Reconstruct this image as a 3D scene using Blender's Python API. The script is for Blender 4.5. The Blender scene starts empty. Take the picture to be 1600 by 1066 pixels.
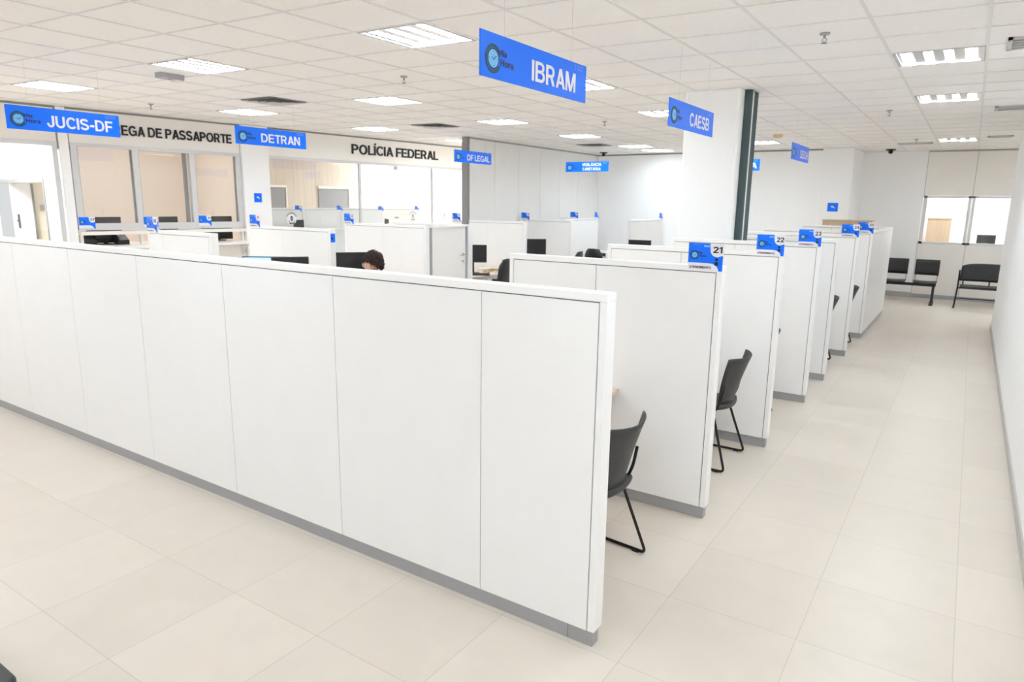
import bpy, math, random
from mathutils import Vector, Matrix

random.seed(7)
S = bpy.context.scene
COL = S.collection

# ------------------------------------------------------------------ camera, light, exposure
F_PX = 1065.3
CAM_H = 2.0
YAW, PITCH, ROLL = 0.5839, 0.2014, 0.0142
cam_d = bpy.data.cameras.new('camera')
cam = bpy.data.objects.new('camera', cam_d)
COL.objects.link(cam)
cam_d.sensor_width = 36.0
cam_d.lens = F_PX / 1600 * 36.0
cam_d.clip_start, cam_d.clip_end = 0.05, 100
_cy, _sy, _cp, _sp = math.cos(YAW), math.sin(YAW), math.cos(PITCH), math.sin(PITCH)
fw = Vector((-_sy * _cp, _cy * _cp, -_sp))
rt = Vector((_cy, _sy, 0))
up = rt.cross(fw)
_cr, _sr = math.cos(ROLL), math.sin(ROLL)
r2 = rt * _cr + up * _sr
u2 = up * _cr - rt * _sr
cam.matrix_world = Matrix(((r2.x, u2.x, -fw.x, 0), (r2.y, u2.y, -fw.y, 0), (r2.z, u2.z, -fw.z, CAM_H), (0, 0, 0, 1)))
cam_d.dof.use_dof = True
cam_d.dof.focus_distance = 4.0
cam_d.dof.aperture_fstop = 4.0
S.camera = cam

world = bpy.data.worlds.new('world')
S.world = world
world.use_nodes = True
world.node_tree.nodes['Background'].inputs[0].default_value = (0.97, 0.985, 1.0, 1)
world.node_tree.nodes['Background'].inputs[1].default_value = 0.44
S.view_settings.view_transform = 'Standard'
S.view_settings.look = 'None'
S.view_settings.exposure = 0.85
S.cycles.max_bounces = 16
S.cycles.diffuse_bounces = 12
S.cycles.transparent_max_bounces = 16
S.cycles.use_denoising = True
S.view_settings.gamma = 1.0
S.view_settings.use_curve_mapping = False
TUBE_STRENGTH = 30.0

ZC = 3.22          # ceiling height
ZT = 1.635         # top of the dividers


# ------------------------------------------------------------------ materials
def lin(c):
    out = []
    for v in c:
        v /= 255.0
        out.append(v / 12.92 if v <= 0.04045 else ((v + 0.055) / 1.055) ** 2.4)
    return out


MATS = {}


def mat(name, rgb, rough=0.5, metal=0.0, emit=None, noise=0.0, nscale=8.0, spec=0.5, bump=0.0):
    m = bpy.data.materials.new(name)
    m.use_nodes = True
    nt = m.node_tree
    b = nt.nodes['Principled BSDF']
    c = lin(rgb)
    b.inputs['Base Color'].default_value = (*c, 1)
    b.inputs['Roughness'].default_value = rough
    b.inputs['Metallic'].default_value = metal
    b.inputs['Specular IOR Level'].default_value = spec
    if emit:
        b.inputs['Emission Color'].default_value = (*lin(emit[0]), 1)
        b.inputs['Emission Strength'].default_value = emit[1]
    if noise or bump:
        tc = nt.nodes.new('ShaderNodeTexCoord')
        n = nt.nodes.new('ShaderNodeTexNoise')
        n.inputs['Scale'].default_value = nscale
        n.inputs['Detail'].default_value = 4
        nt.links.new(tc.outputs['Object'], n.inputs['Vector'])
        if noise:
            r = nt.nodes.new('ShaderNodeValToRGB')
            r.color_ramp.elements[0].position = 0.3
            r.color_ramp.elements[1].position = 0.7
            r.color_ramp.elements[0].color = (*[v * (1 - noise) for v in c], 1)
            r.color_ramp.elements[1].color = (*[min(1, v * (1 + noise)) for v in c], 1)
            nt.links.new(n.outputs['Fac'], r.inputs['Fac'])
            nt.links.new(r.outputs['Color'], b.inputs['Base Color'])
        if bump:
            bp = nt.nodes.new('ShaderNodeBump')
            bp.inputs['Strength'].default_value = bump
            bp.inputs['Distance'].default_value = 0.01
            nt.links.new(n.outputs['Fac'], bp.inputs['Height'])
            nt.links.new(bp.outputs['Normal'], b.inputs['Normal'])
    MATS[name] = m
    return m


def floor_mat():
    m = mat('floor_tile', (214, 204, 193), 0.32)
    nt = m.node_tree
    b = nt.nodes['Principled BSDF']
    tc = nt.nodes.new('ShaderNodeTexCoord')
    mp = nt.nodes.new('ShaderNodeMapping')
    mp.inputs['Location'].default_value = (0.45 / 0.622, -5.03 / 0.63, 0)
    mp.inputs['Scale'].default_value = (1 / 0.622, 1 / 0.63, 1)
    nt.links.new(tc.outputs['Object'], mp.inputs['Vector'])
    sep = nt.nodes.new('ShaderNodeSeparateXYZ')
    nt.links.new(mp.outputs['Vector'], sep.inputs['Vector'])

    def math_(op, a, bb=None):
        n = nt.nodes.new('ShaderNodeMath')
        n.operation = op
        for i, v in enumerate((a, bb)):
            if v is None:
                continue
            if isinstance(v, (int, float)):
                n.inputs[i].default_value = v
            else:
                nt.links.new(v, n.inputs[i])
        return n.outputs[0]
    lines = []
    for ax in ('X', 'Y'):
        f = math_('FRACT', sep.outputs[ax])
        d = math_('ABSOLUTE', math_('SUBTRACT', f, 0.5))
        lines.append(math_('GREATER_THAN', d, 0.4966))
    ln = math_('MAXIMUM', lines[0], lines[1])
    # every tile its own slight tone, with soft stone clouds running through
    fl = nt.nodes.new('ShaderNodeVectorMath')
    fl.operation = 'FLOOR'
    nt.links.new(mp.outputs['Vector'], fl.inputs[0])
    wn = nt.nodes.new('ShaderNodeTexWhiteNoise')
    wn.noise_dimensions = '3D'
    nt.links.new(fl.outputs[0], wn.inputs['Vector'])
    no = nt.nodes.new('ShaderNodeTexNoise')
    no.inputs['Scale'].default_value = 1.7
    no.inputs['Detail'].default_value = 6
    no.inputs['Distortion'].default_value = 1.2
    nt.links.new(mp.outputs['Vector'], no.inputs['Vector'])
    mx = math_('ADD', math_('MULTIPLY', wn.outputs['Value'], 0.35), math_('MULTIPLY', no.outputs['Fac'], 0.65))
    rp = nt.nodes.new('ShaderNodeValToRGB')
    rp.color_ramp.elements[0].position = 0.25
    rp.color_ramp.elements[1].position = 0.8
    rp.color_ramp.elements[0].color = (*lin((212, 202, 190)), 1)
    rp.color_ramp.elements[1].color = (*lin((221, 211, 199)), 1)
    nt.links.new(mx, rp.inputs['Fac'])
    mix = nt.nodes.new('ShaderNodeMix')
    mix.data_type = 'RGBA'
    nt.links.new(ln, mix.inputs['Factor'])
    nt.links.new(rp.outputs['Color'], mix.inputs['A'])
    mix.inputs['B'].default_value = (*lin((196, 186, 175)), 1)
    nt.links.new(mix.outputs['Result'], b.inputs['Base Color'])
    rr = math_('ADD', 0.27, math_('MULTIPLY', no.outputs['Fac'], 0.14))
    nt.links.new(rr, b.inputs['Roughness'])
    return m


def glass_mat(name, tint=(1, 1, 1), refl=0.06):
    m = bpy.data.materials.new(name)
    m.use_nodes = True
    nt = m.node_tree
    nt.nodes.remove(nt.nodes['Principled BSDF'])
    out = nt.nodes['Material Output']
    tr = nt.nodes.new('ShaderNodeBsdfTransparent')
    tr.inputs[0].default_value = (*tint, 1)
    gl = nt.nodes.new('ShaderNodeBsdfGlossy')
    gl.inputs['Roughness'].default_value = 0.02
    lw = nt.nodes.new('ShaderNodeLayerWeight')
    lw.inputs['Blend'].default_value = 0.5
    pw = nt.nodes.new('ShaderNodeMath')
    pw.operation = 'POWER'
    pw.inputs[1].default_value = 5.0
    nt.links.new(lw.outputs['Facing'], pw.inputs[0])
    ad = nt.nodes.new('ShaderNodeMath')
    ad.operation = 'MULTIPLY_ADD'
    ad.inputs[1].default_value = 0.8
    ad.inputs[2].default_value = refl
    nt.links.new(pw.outputs[0], ad.inputs[0])
    mx = nt.nodes.new('ShaderNodeMixShader')
    nt.links.new(ad.outputs[0], mx.inputs[0])
    nt.links.new(tr.outputs[0], mx.inputs[1])
    nt.links.new(gl.outputs[0], mx.inputs[2])
    nt.links.new(mx.outputs[0], out.inputs['Surface'])
    MATS[name] = m
    return m


def wood_mat(name, c0, c1, scale=6.0, axis='Z'):
    m = mat(name, c0, 0.45)
    nt = m.node_tree
    b = nt.nodes['Principled BSDF']
    tc = nt.nodes.new('ShaderNodeTexCoord')
    mp = nt.nodes.new('ShaderNodeMapping')
    sc = [scale * 4, scale * 4, scale * 4]
    sc['XYZ'.index(axis)] = scale * 0.25
    mp.inputs['Scale'].default_value = sc
    n = nt.nodes.new('ShaderNodeTexNoise')
    n.inputs['Scale'].default_value = 1.0
    n.inputs['Detail'].default_value = 5
    r = nt.nodes.new('ShaderNodeValToRGB')
    r.color_ramp.elements[0].position = 0.3
    r.color_ramp.elements[1].position = 0.7
    r.color_ramp.elements[0].color = (*lin(c0), 1)
    r.color_ramp.elements[1].color = (*lin(c1), 1)
    nt.links.new(tc.outputs['Object'], mp.inputs['Vector'])
    nt.links.new(mp.outputs['Vector'], n.inputs['Vector'])
    nt.links.new(n.outputs['Fac'], r.inputs['Fac'])
    nt.links.new(r.outputs['Color'], b.inputs['Base Color'])
    return m


M_FLOOR = floor_mat()
M_TILE = mat('ceiling_tile', (245, 242, 239), 0.9, noise=0.015, nscale=30, bump=0.08)
M_TBAR = mat('ceiling_bar', (229, 227, 225), 0.6)
M_WALL = mat('white_paint', (249, 249, 249), 0.7, noise=0.01, nscale=3)
M_FASCIA = mat('warm_white_panel', (243, 239, 233), 0.5, noise=0.01, nscale=4)
M_GREYPANEL = mat('pale_grey_panel', (238, 237, 235), 0.5, noise=0.01, nscale=4)
M_SEAM = mat('panel_seam', (176, 174, 170), 0.7)
M_GAP = mat('shadow_gap', (148, 146, 143), 0.8)  # grey painted in for gap shade along the ceiling, and for post seams
M_LAM = mat('white_laminate', (246, 246, 246), 0.38, noise=0.008, nscale=5)
M_LAMEDGE = mat('white_edge_trim', (248, 248, 248), 0.3)
M_CORE = mat('divider_core', (120, 118, 116), 0.7)
M_KICK = mat('grey_kick_plate', (172, 174, 178), 0.35, metal=0.35, noise=0.02, nscale=12)
M_ALU = mat('anodised_aluminium', (216, 216, 217), 0.4, metal=0.1)
M_ALUDARK = mat('grey_aluminium', (146, 145, 144), 0.4, metal=0.3)
M_BASE = mat('grey_baseboard', (186, 183, 179), 0.4)
M_BLACK = mat('black_plastic', (36, 36, 38), 0.42)
M_SHELL = mat('charcoal_plastic', (52, 52, 54), 0.5, noise=0.05, nscale=60, bump=0.04)
M_METALBLK = mat('black_steel', (20, 20, 22), 0.32, metal=0.2)
M_LEATHER = mat('black_leather', (26, 26, 28), 0.3, noise=0.1, nscale=30, bump=0.1)
M_SCREEN = mat('black_screen', (38, 38, 42), 0.25)
M_LIT = mat('lit_screen', (120, 190, 240), 0.4, emit=((150, 205, 245), 0.8))
M_BLUE = mat('sign_blue', (8, 116, 255), 0.34, spec=0.3)
M_SKY = mat('logo_light_blue', (112, 190, 246), 0.4)
M_DARKTEAL = mat('logo_dark_teal', (18, 44, 58), 0.4)
M_GREEN = mat('logo_green', (44, 98, 96), 0.4)
M_MAROON = mat('logo_maroon', (52, 16, 40), 0.4)
M_NAVY = mat('print_navy', (16, 22, 70), 0.4)
M_PALE = mat('print_pale_blue', (120, 176, 250), 0.4)
M_WHITE = mat('print_white', (240, 238, 246), 0.35)
M_INK = mat('black_ink', (14, 14, 14), 0.45)
M_REDINK = mat('red_ink', (190, 60, 60), 0.45)
M_GREYINK = mat('grey_ink', (112, 110, 108), 0.6)
M_WOOD = wood_mat('light_wood', (222, 205, 186), (232, 217, 200), 5, 'X')
M_CABWOOD = wood_mat('pale_oak', (196, 170, 142), (210, 188, 162), 5, 'Z')
M_BEIGEWALL = wood_mat('beige_wood_panelling', (204, 193, 178), (214, 205, 192), 3, 'Z')
M_PEACH = mat('peach_paint', (240, 230, 220), 0.8)
M_CREAM = mat('cream_paint', (238, 230, 212), 0.8)
M_GREYBOARD = mat('grey_glass_board', (150, 152, 156), 0.3)
M_FIN = mat('dark_green_metal', (70, 86, 88), 0.4, metal=0.2)
M_CREAMPLASTIC = mat('cream_plastic', (226, 200, 150), 0.5)
M_GREYPLASTIC = mat('grey_plastic', (170, 170, 172), 0.45)
M_PRINTER = mat('off_white_plastic', (228, 227, 224), 0.45)
M_VENT = mat('vent_grey', (200, 199, 197), 0.5)
M_VENTDARK = mat('vent_dark', (150, 150, 149), 0.7)
M_TUBE = mat('lamp_tube', (255, 255, 255), 0.5, emit=((233, 246, 255), TUBE_STRENGTH))
M_REFL = mat('lamp_reflector', (214, 214, 214), 0.25, metal=0.5)
M_LAMPBODY = mat('lamp_white_enamel', (228, 228, 228), 0.4)
M_CHROME = mat('chrome', (190, 190, 192), 0.2, metal=0.9)
M_SKIN = mat('skin', (214, 164, 138), 0.5, noise=0.05, nscale=20)
M_HAIR = mat('dark_brown_hair', (52, 36, 32), 0.6, noise=0.4, nscale=40, bump=0.4)
M_SHIRT = mat('black_cloth', (24, 24, 27), 0.8, noise=0.1, nscale=50)
M_JEANS = mat('dark_denim', (38, 44, 60), 0.8, noise=0.1, nscale=50)
M_LENS = glass_mat('spectacle_lens', (0.92, 0.93, 0.95), 0.1)
M_CLEARFRAME = mat('pale_spectacle_frame', (214, 208, 206), 0.25)
M_GLASS = glass_mat('window_glass', (0.96, 0.97, 0.97), 0.05)
M_PAPER = mat('paper', (238, 234, 222), 0.7)
M_CABLE = mat('yellow_cable', (176, 146, 84), 0.6)
M_RED = mat('red_indicator', (214, 90, 90), 0.4)


# ------------------------------------------------------------------ mesh helpers
class MB:
    def __init__(self):
        self.v, self.f, self.m, self.s = [], [], [], []

    def add(self, verts, faces, mi=0, smooth=False):
        o = len(self.v)
        self.v += [tuple(p) for p in verts]
        for f in faces:
            self.f.append([i + o for i in f])
            self.m.append(mi)
            self.s.append(smooth)

    def box(self, x0, y0, z0, x1, y1, z1, mi=0):
        x0, x1 = min(x0, x1), max(x0, x1)
        y0, y1 = min(y0, y1), max(y0, y1)
        z0, z1 = min(z0, z1), max(z0, z1)
        v = [(x0, y0, z0), (x1, y0, z0), (x1, y1, z0), (x0, y1, z0), (x0, y0, z1), (x1, y0, z1), (x1, y1, z1), (x0, y1, z1)]
        self.add(v, [(0, 3, 2, 1), (4, 5, 6, 7), (0, 1, 5, 4), (1, 2, 6, 5), (2, 3, 7, 6), (3, 0, 4, 7)], mi)

    def obox(self, c, h, R, mi=0):
        """box of half sizes h at c, turned by the 3x3 matrix R"""
        v = []
        for z in (-1, 1):
            for x, y in ((-1, -1), (1, -1), (1, 1), (-1, 1)):
                v.append(Vector(c) + R @ Vector((x * h[0], y * h[1], z * h[2])))
        self.add(v, [(0, 3, 2, 1), (4, 5, 6, 7), (0, 1, 5, 4), (1, 2, 6, 5), (2, 3, 7, 6), (3, 0, 4, 7)], mi)

    def rings(self, rings, mi=0, smooth=True, caps=True, closed=False):
        n = len(rings[0])
        verts = [p for r in rings for p in r]
        faces = []
        k = len(rings)
        for i in range(k if closed else k - 1):
            for j in range(n):
                a, b = i * n + j, i * n + (j + 1) % n
                c, d = ((i + 1) % k) * n + (j + 1) % n, ((i + 1) % k) * n + j
                faces.append((a, b, c, d))
        if caps and not closed:
            faces.append(tuple(reversed(range(n))))
            faces.append(tuple(range((k - 1) * n, k * n)))
        self.add(verts, faces, mi, smooth)

    def tube(self, pts, r, seg=8, mi=0, closed=False, caps=True):
        P = [Vector(p) for p in pts]
        n = len(P)
        R = r if isinstance(r, (list, tuple)) else [r] * n
        rings = []
        prev = None
        for i in range(n):
            if closed:
                t = (P[(i + 1) % n] - P[i - 1]).normalized()
            else:
                t = (P[min(i + 1, n - 1)] - P[max(i - 1, 0)]).normalized()
            if prev is None:
                a = Vector((0, 0, 1)) if abs(t.z) < 0.9 else Vector((1, 0, 0))
                e1 = t.cross(a).normalized()
            else:
                e1 = (prev - t * prev.dot(t)).normalized()
            prev = e1
            e2 = t.cross(e1)
            rings.append([P[i] + (e1 * math.cos(q) + e2 * math.sin(q)) * R[i] for q in [2 * math.pi * j / seg for j in range(seg)]])
        self.rings(rings, mi, True, caps, closed)

    def lathe(self, prof, c=(0, 0, 0), seg=20, mi=0, caps=True):
        rings = []
        for r, z in prof:
            rings.append([(c[0] + r * math.cos(2 * math.pi * j / seg), c[1] + r * math.sin(2 * math.pi * j / seg), c[2] + z) for j in range(seg)])
        self.rings(rings, mi, True, caps)

    def prism(self, poly, z0, z1, mi=0, axes='xy'):
        """2D outline pushed from z0 to z1 along the third axis"""
        n = len(poly)

        def p3(p, z):
            if axes == 'xy':
                return (p[0], p[1], z)
            if axes == 'xz':
                return (p[0], z, p[1])
            return (z, p[0], p[1])
        v = [p3(p, z0) for p in poly] + [p3(p, z1) for p in poly]
        f = [tuple(reversed(range(n))), tuple(range(n, 2 * n))] + [(i, (i + 1) % n, n + (i + 1) % n, n + i) for i in range(n)]
        self.add(v, f, mi)

    def sheet(self, fn, nu, nv, th, mi=0):
        """curved slab: fn(u, v) gives the point for u, v in 0..1, thickened by th along its normal"""
        g = [[Vector(fn(i / nu, j / nv)) for j in range(nv + 1)] for i in range(nu + 1)]
        N = [[None] * (nv + 1) for _ in range(nu + 1)]
        for i in range(nu + 1):
            for j in range(nv + 1):
                a = g[min(i + 1, nu)][j] - g[max(i - 1, 0)][j]
                b = g[i][min(j + 1, nv)] - g[i][max(j - 1, 0)]
                N[i][j] = a.cross(b).normalized()
        w = nv + 1
        top = [g[i][j] + N[i][j] * th / 2 for i in range(nu + 1) for j in range(w)]
        bot = [g[i][j] - N[i][j] * th / 2 for i in range(nu + 1) for j in range(w)]
        o = len(top)
        F = []
        for i in range(nu):
            for j in range(nv):
                a, b, c, d = i * w + j, (i + 1) * w + j, (i + 1) * w + j + 1, i * w + j + 1
                F.append((a, b, c, d))
                F.append((o + a, o + d, o + c, o + b))
        edge = [i * w for i in range(nu + 1)] + [nu * w + j for j in range(1, nv + 1)] + [i * w + nv for i in range(nu - 1, -1, -1)] + [j for j in range(nv - 1, 0, -1)]
        for k in range(len(edge)):
            a, b = edge[k], edge[(k + 1) % len(edge)]
            F.append((b, a, o + a, o + b))
        self.add(top + bot, F, mi, True)

    def build(self, name, mats, parent=None, M=None, bevel=0.0):
        me = bpy.data.meshes.new(name)
        v = self.v if M is None else [tuple(M @ Vector(p)) for p in self.v]
        me.from_pydata(v, [], self.f)
        for mm in (mats if isinstance(mats, (list, tuple)) else [mats]):
            me.materials.append(mm)
        me.polygons.foreach_set('material_index', self.m)
        me.polygons.foreach_set('use_smooth', self.s)
        me.update()
        o = bpy.data.objects.new(name, me)
        COL.objects.link(o)
        if parent:
            o.parent = parent
        if bevel:
            b = o.modifiers.new('bevel', 'BEVEL')
            b.width = bevel
            b.segments = 2
            b.limit_method = 'ANGLE'
            b.angle_limit = math.radians(50)
        return o


def tag(o, label, cat, group=None, kind=None):
    o['label'] = label
    o['category'] = cat
    if group:
        o['group'] = group
    if kind:
        o['kind'] = kind
    return o


def thing(name, label, cat, loc=(0, 0, 0), rz=0.0, group=None):
    o = bpy.data.objects.new(name, None)
    COL.objects.link(o)
    o.empty_display_size = 0.1
    o.location = loc
    o.rotation_euler = (0, 0, rz)
    return tag(o, label, cat, group)


def dup(root, loc, rz=None, label=None, group=None):
    r = root.copy()
    COL.objects.link(r)
    r.location = loc
    if rz is not None:
        r.rotation_euler = (0, 0, rz)
    if label:
        r['label'] = label
    if group:
        r['group'] = group
    for ch in list(root.children):
        c = ch.copy()
        COL.objects.link(c)
        c.parent = r
        for g in list(ch.children):
            d = g.copy()
            COL.objects.link(d)
            d.parent = c
    return r


def struct(o, label=None, cat=None):
    o['kind'] = 'structure'
    if label:
        o['label'] = label
    if cat:
        o['category'] = cat
    return o


# ------------------------------------------------------------------ lettering
# every letter is built from bars, slanted bars, rings and strokes; capitals are 700 units tall
def _bx(x0, y0, x1, y1):
    return [[(x0, y0), (x1, y0), (x1, y1), (x0, y1)]]


def _rg(cx, cy, ox, oy, ix, iy, a0=0, a1=360, n=20):
    out = []
    for k in range(n):
        p, q = math.radians(a0 + (a1 - a0) * k / n), math.radians(a0 + (a1 - a0) * (k + 1) / n)
        out.append([(cx + ix * math.cos(p), cy + iy * math.sin(p)), (cx + ox * math.cos(p), cy + oy * math.sin(p)),
                    (cx + ox * math.cos(q), cy + oy * math.sin(q)), (cx + ix * math.cos(q), cy + iy * math.sin(q))])
    return out


def _el(cx, cy, rx, ry, a0, a1, n=14):
    return [(cx + rx * math.cos(math.radians(a0 + (a1 - a0) * k / n)), cy + ry * math.sin(math.radians(a0 + (a1 - a0) * k / n))) for k in range(n + 1)]


def _st(pts, w):
    L, R = [], []
    for k in range(len(pts)):
        a, b_ = pts[max(k - 1, 0)], pts[min(k + 1, len(pts) - 1)]
        dx, dy = b_[0] - a[0], b_[1] - a[1]
        d = math.hypot(dx, dy)
        L.append((pts[k][0] - dy / d * w / 2, pts[k][1] + dx / d * w / 2))
        R.append((pts[k][0] + dy / d * w / 2, pts[k][1] - dx / d * w / 2))
    return [[R[k], R[k + 1], L[k + 1], L[k]] for k in range(len(pts) - 1)]


_A = [[(0, 0), (152, 0), (385, 700), (225, 700)], [(458, 0), (610, 0), (385, 700), (225, 700)]] + _bx(140, 150, 470, 265)
_I = _bx(0, 0, 145, 700)
_P = _bx(0, 0, 145, 700) + _bx(140, 585, 310, 700) + _bx(140, 265, 310, 380) + _rg(305, 482, 235, 218, 95, 102, -90, 90, 12)
_SIX = _rg(265, 222, 265, 234, 128, 118) + _st(_el(300, 330, 232, 312, 60, 180, 10), 138)
GL = {
    'A': _A, 'I': _I, 'P': _P,
    '\u00c1': _A + [[(260, 745), (350, 745), (440, 890), (290, 890)]],
    '\u00c2': _A + [[(150, 745), (250, 745), (335, 890), (275, 890)], [(360, 745), (460, 745), (335, 890), (275, 890)]],
    '\u00cd': _I + [[(30, 745), (120, 745), (215, 890), (65, 890)]],
    'B': _I + _bx(140, 590, 320, 700) + _bx(140, 310, 340, 415) + _bx(140, 0, 340, 112) + _rg(315, 512, 220, 188, 85, 82, -90, 90, 12) + _rg(330, 205, 245, 205, 105, 95, -90, 90, 12),
    'C': _rg(330, 350, 330, 365, 185, 240, 38, 322),
    'D': _I + _bx(140, 580, 295, 700) + _bx(140, 0, 295, 120) + _rg(285, 350, 315, 350, 170, 230, -90, 90, 14),
    'E': _I + _bx(140, 580, 500, 700) + _bx(140, 300, 470, 412) + _bx(140, 0, 510, 120),
    'F': _I + _bx(140, 580, 490, 700) + _bx(140, 285, 440, 400),
    'G': _rg(330, 350, 330, 365, 185, 240, 38, 318) + _bx(350, 270, 650, 385) + _bx(525, 40, 650, 300) + _bx(480, 50, 620, 150),
    'H': _I + _bx(420, 0, 565, 700) + _bx(140, 300, 430, 420),
    'J': _bx(300, 210, 445, 700) + _rg(222, 215, 223, 230, 80, 105, 180, 360, 12) + _bx(0, 205, 142, 250),
    'L': _I + _bx(140, 0, 470, 122),
    'M': _bx(0, 0, 132, 700) + _bx(568, 0, 700, 700) + [[(285, 0), (415, 0), (185, 700), (0, 700)], [(285, 0), (415, 0), (700, 700), (515, 700)]],
    'N': _bx(0, 0, 140, 700) + _bx(435, 0, 575, 700) + [[(425, 0), (575, 0), (150, 700), (0, 700)]],
    'O': _rg(340, 350, 340, 365, 190, 240),
    'R': _P + [[(400, 0), (560, 0), (400, 330), (250, 300)]],
    'S': _st(_el(285, 505, 205, 138, 18, 255) + _el(285, 200, 215, 142, 75, -165), 136),
    'T': _bx(0, 578, 540, 700) + _bx(197, 0, 343, 600),
    'U': _bx(0, 240, 145, 700) + _bx(425, 240, 570, 700) + _rg(285, 245, 285, 258, 140, 128, 180, 360, 14),
    'V': [[(0, 700), (152, 700), (385, 0), (225, 0)], [(458, 700), (610, 700), (385, 0), (225, 0)]],
    '-': _bx(0, 225, 270, 355),
    '0': _rg(265, 350, 265, 362, 125, 245),
    '1': _bx(160, 0, 300, 700) + [[(0, 455), (160, 520), (300, 700), (200, 700)], [(0, 455), (0, 575), (90, 600), (200, 700)]],
    '2': _st(_el(255, 485, 188, 150, 172, -30) + [(75, 60)], 138) + _bx(0, 0, 515, 122),
    '3': _st(_el(240, 515, 178, 122, 165, -90), 130) + _st(_el(240, 203, 196, 140, 90, -165), 134),
    '4': _bx(310, 0, 445, 700) + _bx(0, 150, 530, 268) + [[(0, 262), (135, 262), (445, 700), (300, 700)]],
    '5': _bx(75, 580, 490, 700) + [[(40, 330), (175, 330), (205, 700), (85, 700)]] + _st(_el(245, 222, 190, 158, 148, -160), 136),
    '6': _SIX, '9': [[(530 - x, 694 - y) for x, y in p] for p in _SIX],
    '7': _bx(0, 580, 500, 700) + [[(95, 0), (245, 0), (500, 640), (355, 640)]],
    '8': _rg(260, 522, 222, 190, 95, 80) + _rg(260, 200, 260, 214, 125, 98),
    'o': _rg(265, 260, 265, 272, 125, 150),
    'r': _bx(0, 0, 140, 520) + _st(_el(290, 300, 220, 160, 175, 88, 8), 135),
    'a': _rg(215, 158, 215, 170, 95, 68) + _bx(330, 0, 465, 350) + _st(_el(235, 330, 165, 130, 0, 165, 10), 125),
}
_TXT = {}


def text_polys(body, bold=0):
    """bold sans lettering as outlines"""
    if body in _TXT:
        return _TXT[body]
    V, Fc, x = [], [], 0
    for ch in body:
        if ch == ' ':
            x += 230
            continue
        lo = min(p[0] for q in GL[ch] for p in q)
        hi = max(p[0] for q in GL[ch] for p in q)
        if ch in '\u00cd':
            lo, hi = 0, 145
        for q in GL[ch]:
            o = len(V)
            V += [(p[0] - lo + x, p[1]) for p in q]
            ar = sum(q[i][0] * q[(i + 1) % len(q)][1] - q[(i + 1) % len(q)][0] * q[i][1] for i in range(len(q)))
            f = tuple(range(o, o + len(q)))
            Fc.append(f if ar > 0 else f[::-1])
        x += hi - lo + (22 if ch in 'ATVLF' else 62)
    _TXT[body] = (V, Fc)
    return _TXT[body]


class Art(MB):
    """flat printed shapes on a face: origin O, directions u (right) and v (up)"""

    def __init__(self, O, u, v):
        super().__init__()
        self.O, self.u, self.w = Vector(O), Vector(u), Vector(v)
        self.n = self.u.cross(self.w).normalized()

    def P(self, x, y, h):
        return self.O + self.u * x + self.w * y + self.n * h

    def poly(self, pts, h, mi):
        self.add([self.P(x, y, h) for x, y in pts], [tuple(range(len(pts)))], mi)

    def slab(self, pts, h0, h1, mi):
        n = len(pts)
        v = [self.P(x, y, h0) for x, y in pts] + [self.P(x, y, h1) for x, y in pts]
        self.add(v, [tuple(reversed(range(n))), tuple(range(n, 2 * n))] + [(i, (i + 1) % n, n + (i + 1) % n, n + i) for i in range(n)], mi)

    def disk(self, cx, cy, r, h, mi, a0=0, a1=360, n=28):
        full = a1 - a0 >= 360
        pts = [(cx + r * math.cos(math.radians(a0 + (a1 - a0) * i / n)), cy + r * math.sin(math.radians(a0 + (a1 - a0) * i / n))) for i in range(n if full else n + 1)]
        self.poly(pts if full else pts, h, mi)

    def ring(self, cx, cy, ri, ro, h, mi, a0=0, a1=360, n=32):
        v, f = [], []
        for i in range(n + 1):
            a = math.radians(a0 + (a1 - a0) * i / n)
            for r in (ri, ro):
                v.append(self.P(cx + r * math.cos(a), cy + r * math.sin(a), h))
        for i in range(n):
            f.append((2 * i, 2 * i + 1, 2 * i + 3, 2 * i + 2))
        self.add(v, f, mi)

    def text(self, body, x0, x1, y0, cap, h, mi, bold=0.02, depth=0.0):
        V, Fc = text_polys(body, bold)
        if not V:
            return
        H, _ = text_polys('H', bold)
        hy0, hy1 = min(p[1] for p in H), max(p[1] for p in H)
        bx0, bx1 = min(p[0] for p in V), max(p[0] for p in V)
        sx, sy = (x1 - x0) / (bx1 - bx0), cap / (hy1 - hy0)
        pts = [(x0 + (p[0] - bx0) * sx, y0 + (p[1] - hy0) * sy) for p in V]
        lift = {}
        for k, f in enumerate(Fc):      # strokes that cross sit a hair apart
            for q in f:
                lift[q] = (k % 7) * 0.00012
        self.add([self.P(p[0], p[1], h + depth + lift.get(q, 0)) for q, p in enumerate(pts)], Fc, mi)
        if depth:
            cnt = {}
            for f in Fc:
                for i in range(len(f)):
                    a, b = f[i], f[(i + 1) % len(f)]
                    cnt[(a, b)] = cnt.get((a, b), 0) + 1
            side_v, side_f = [], []
            for (a, b) in cnt:
                if (b, a) not in cnt:
                    k = len(side_v)
                    side_v += [self.P(*pts[a], h), self.P(*pts[b], h), self.P(*pts[b], h + depth), self.P(*pts[a], h + depth)]
                    side_f.append((k, k + 1, k + 2, k + 3))
            self.add(side_v, side_f, mi)


LOGO_MATS = [M_DARKTEAL, M_GREEN, M_SKY, M_MAROON]


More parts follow.
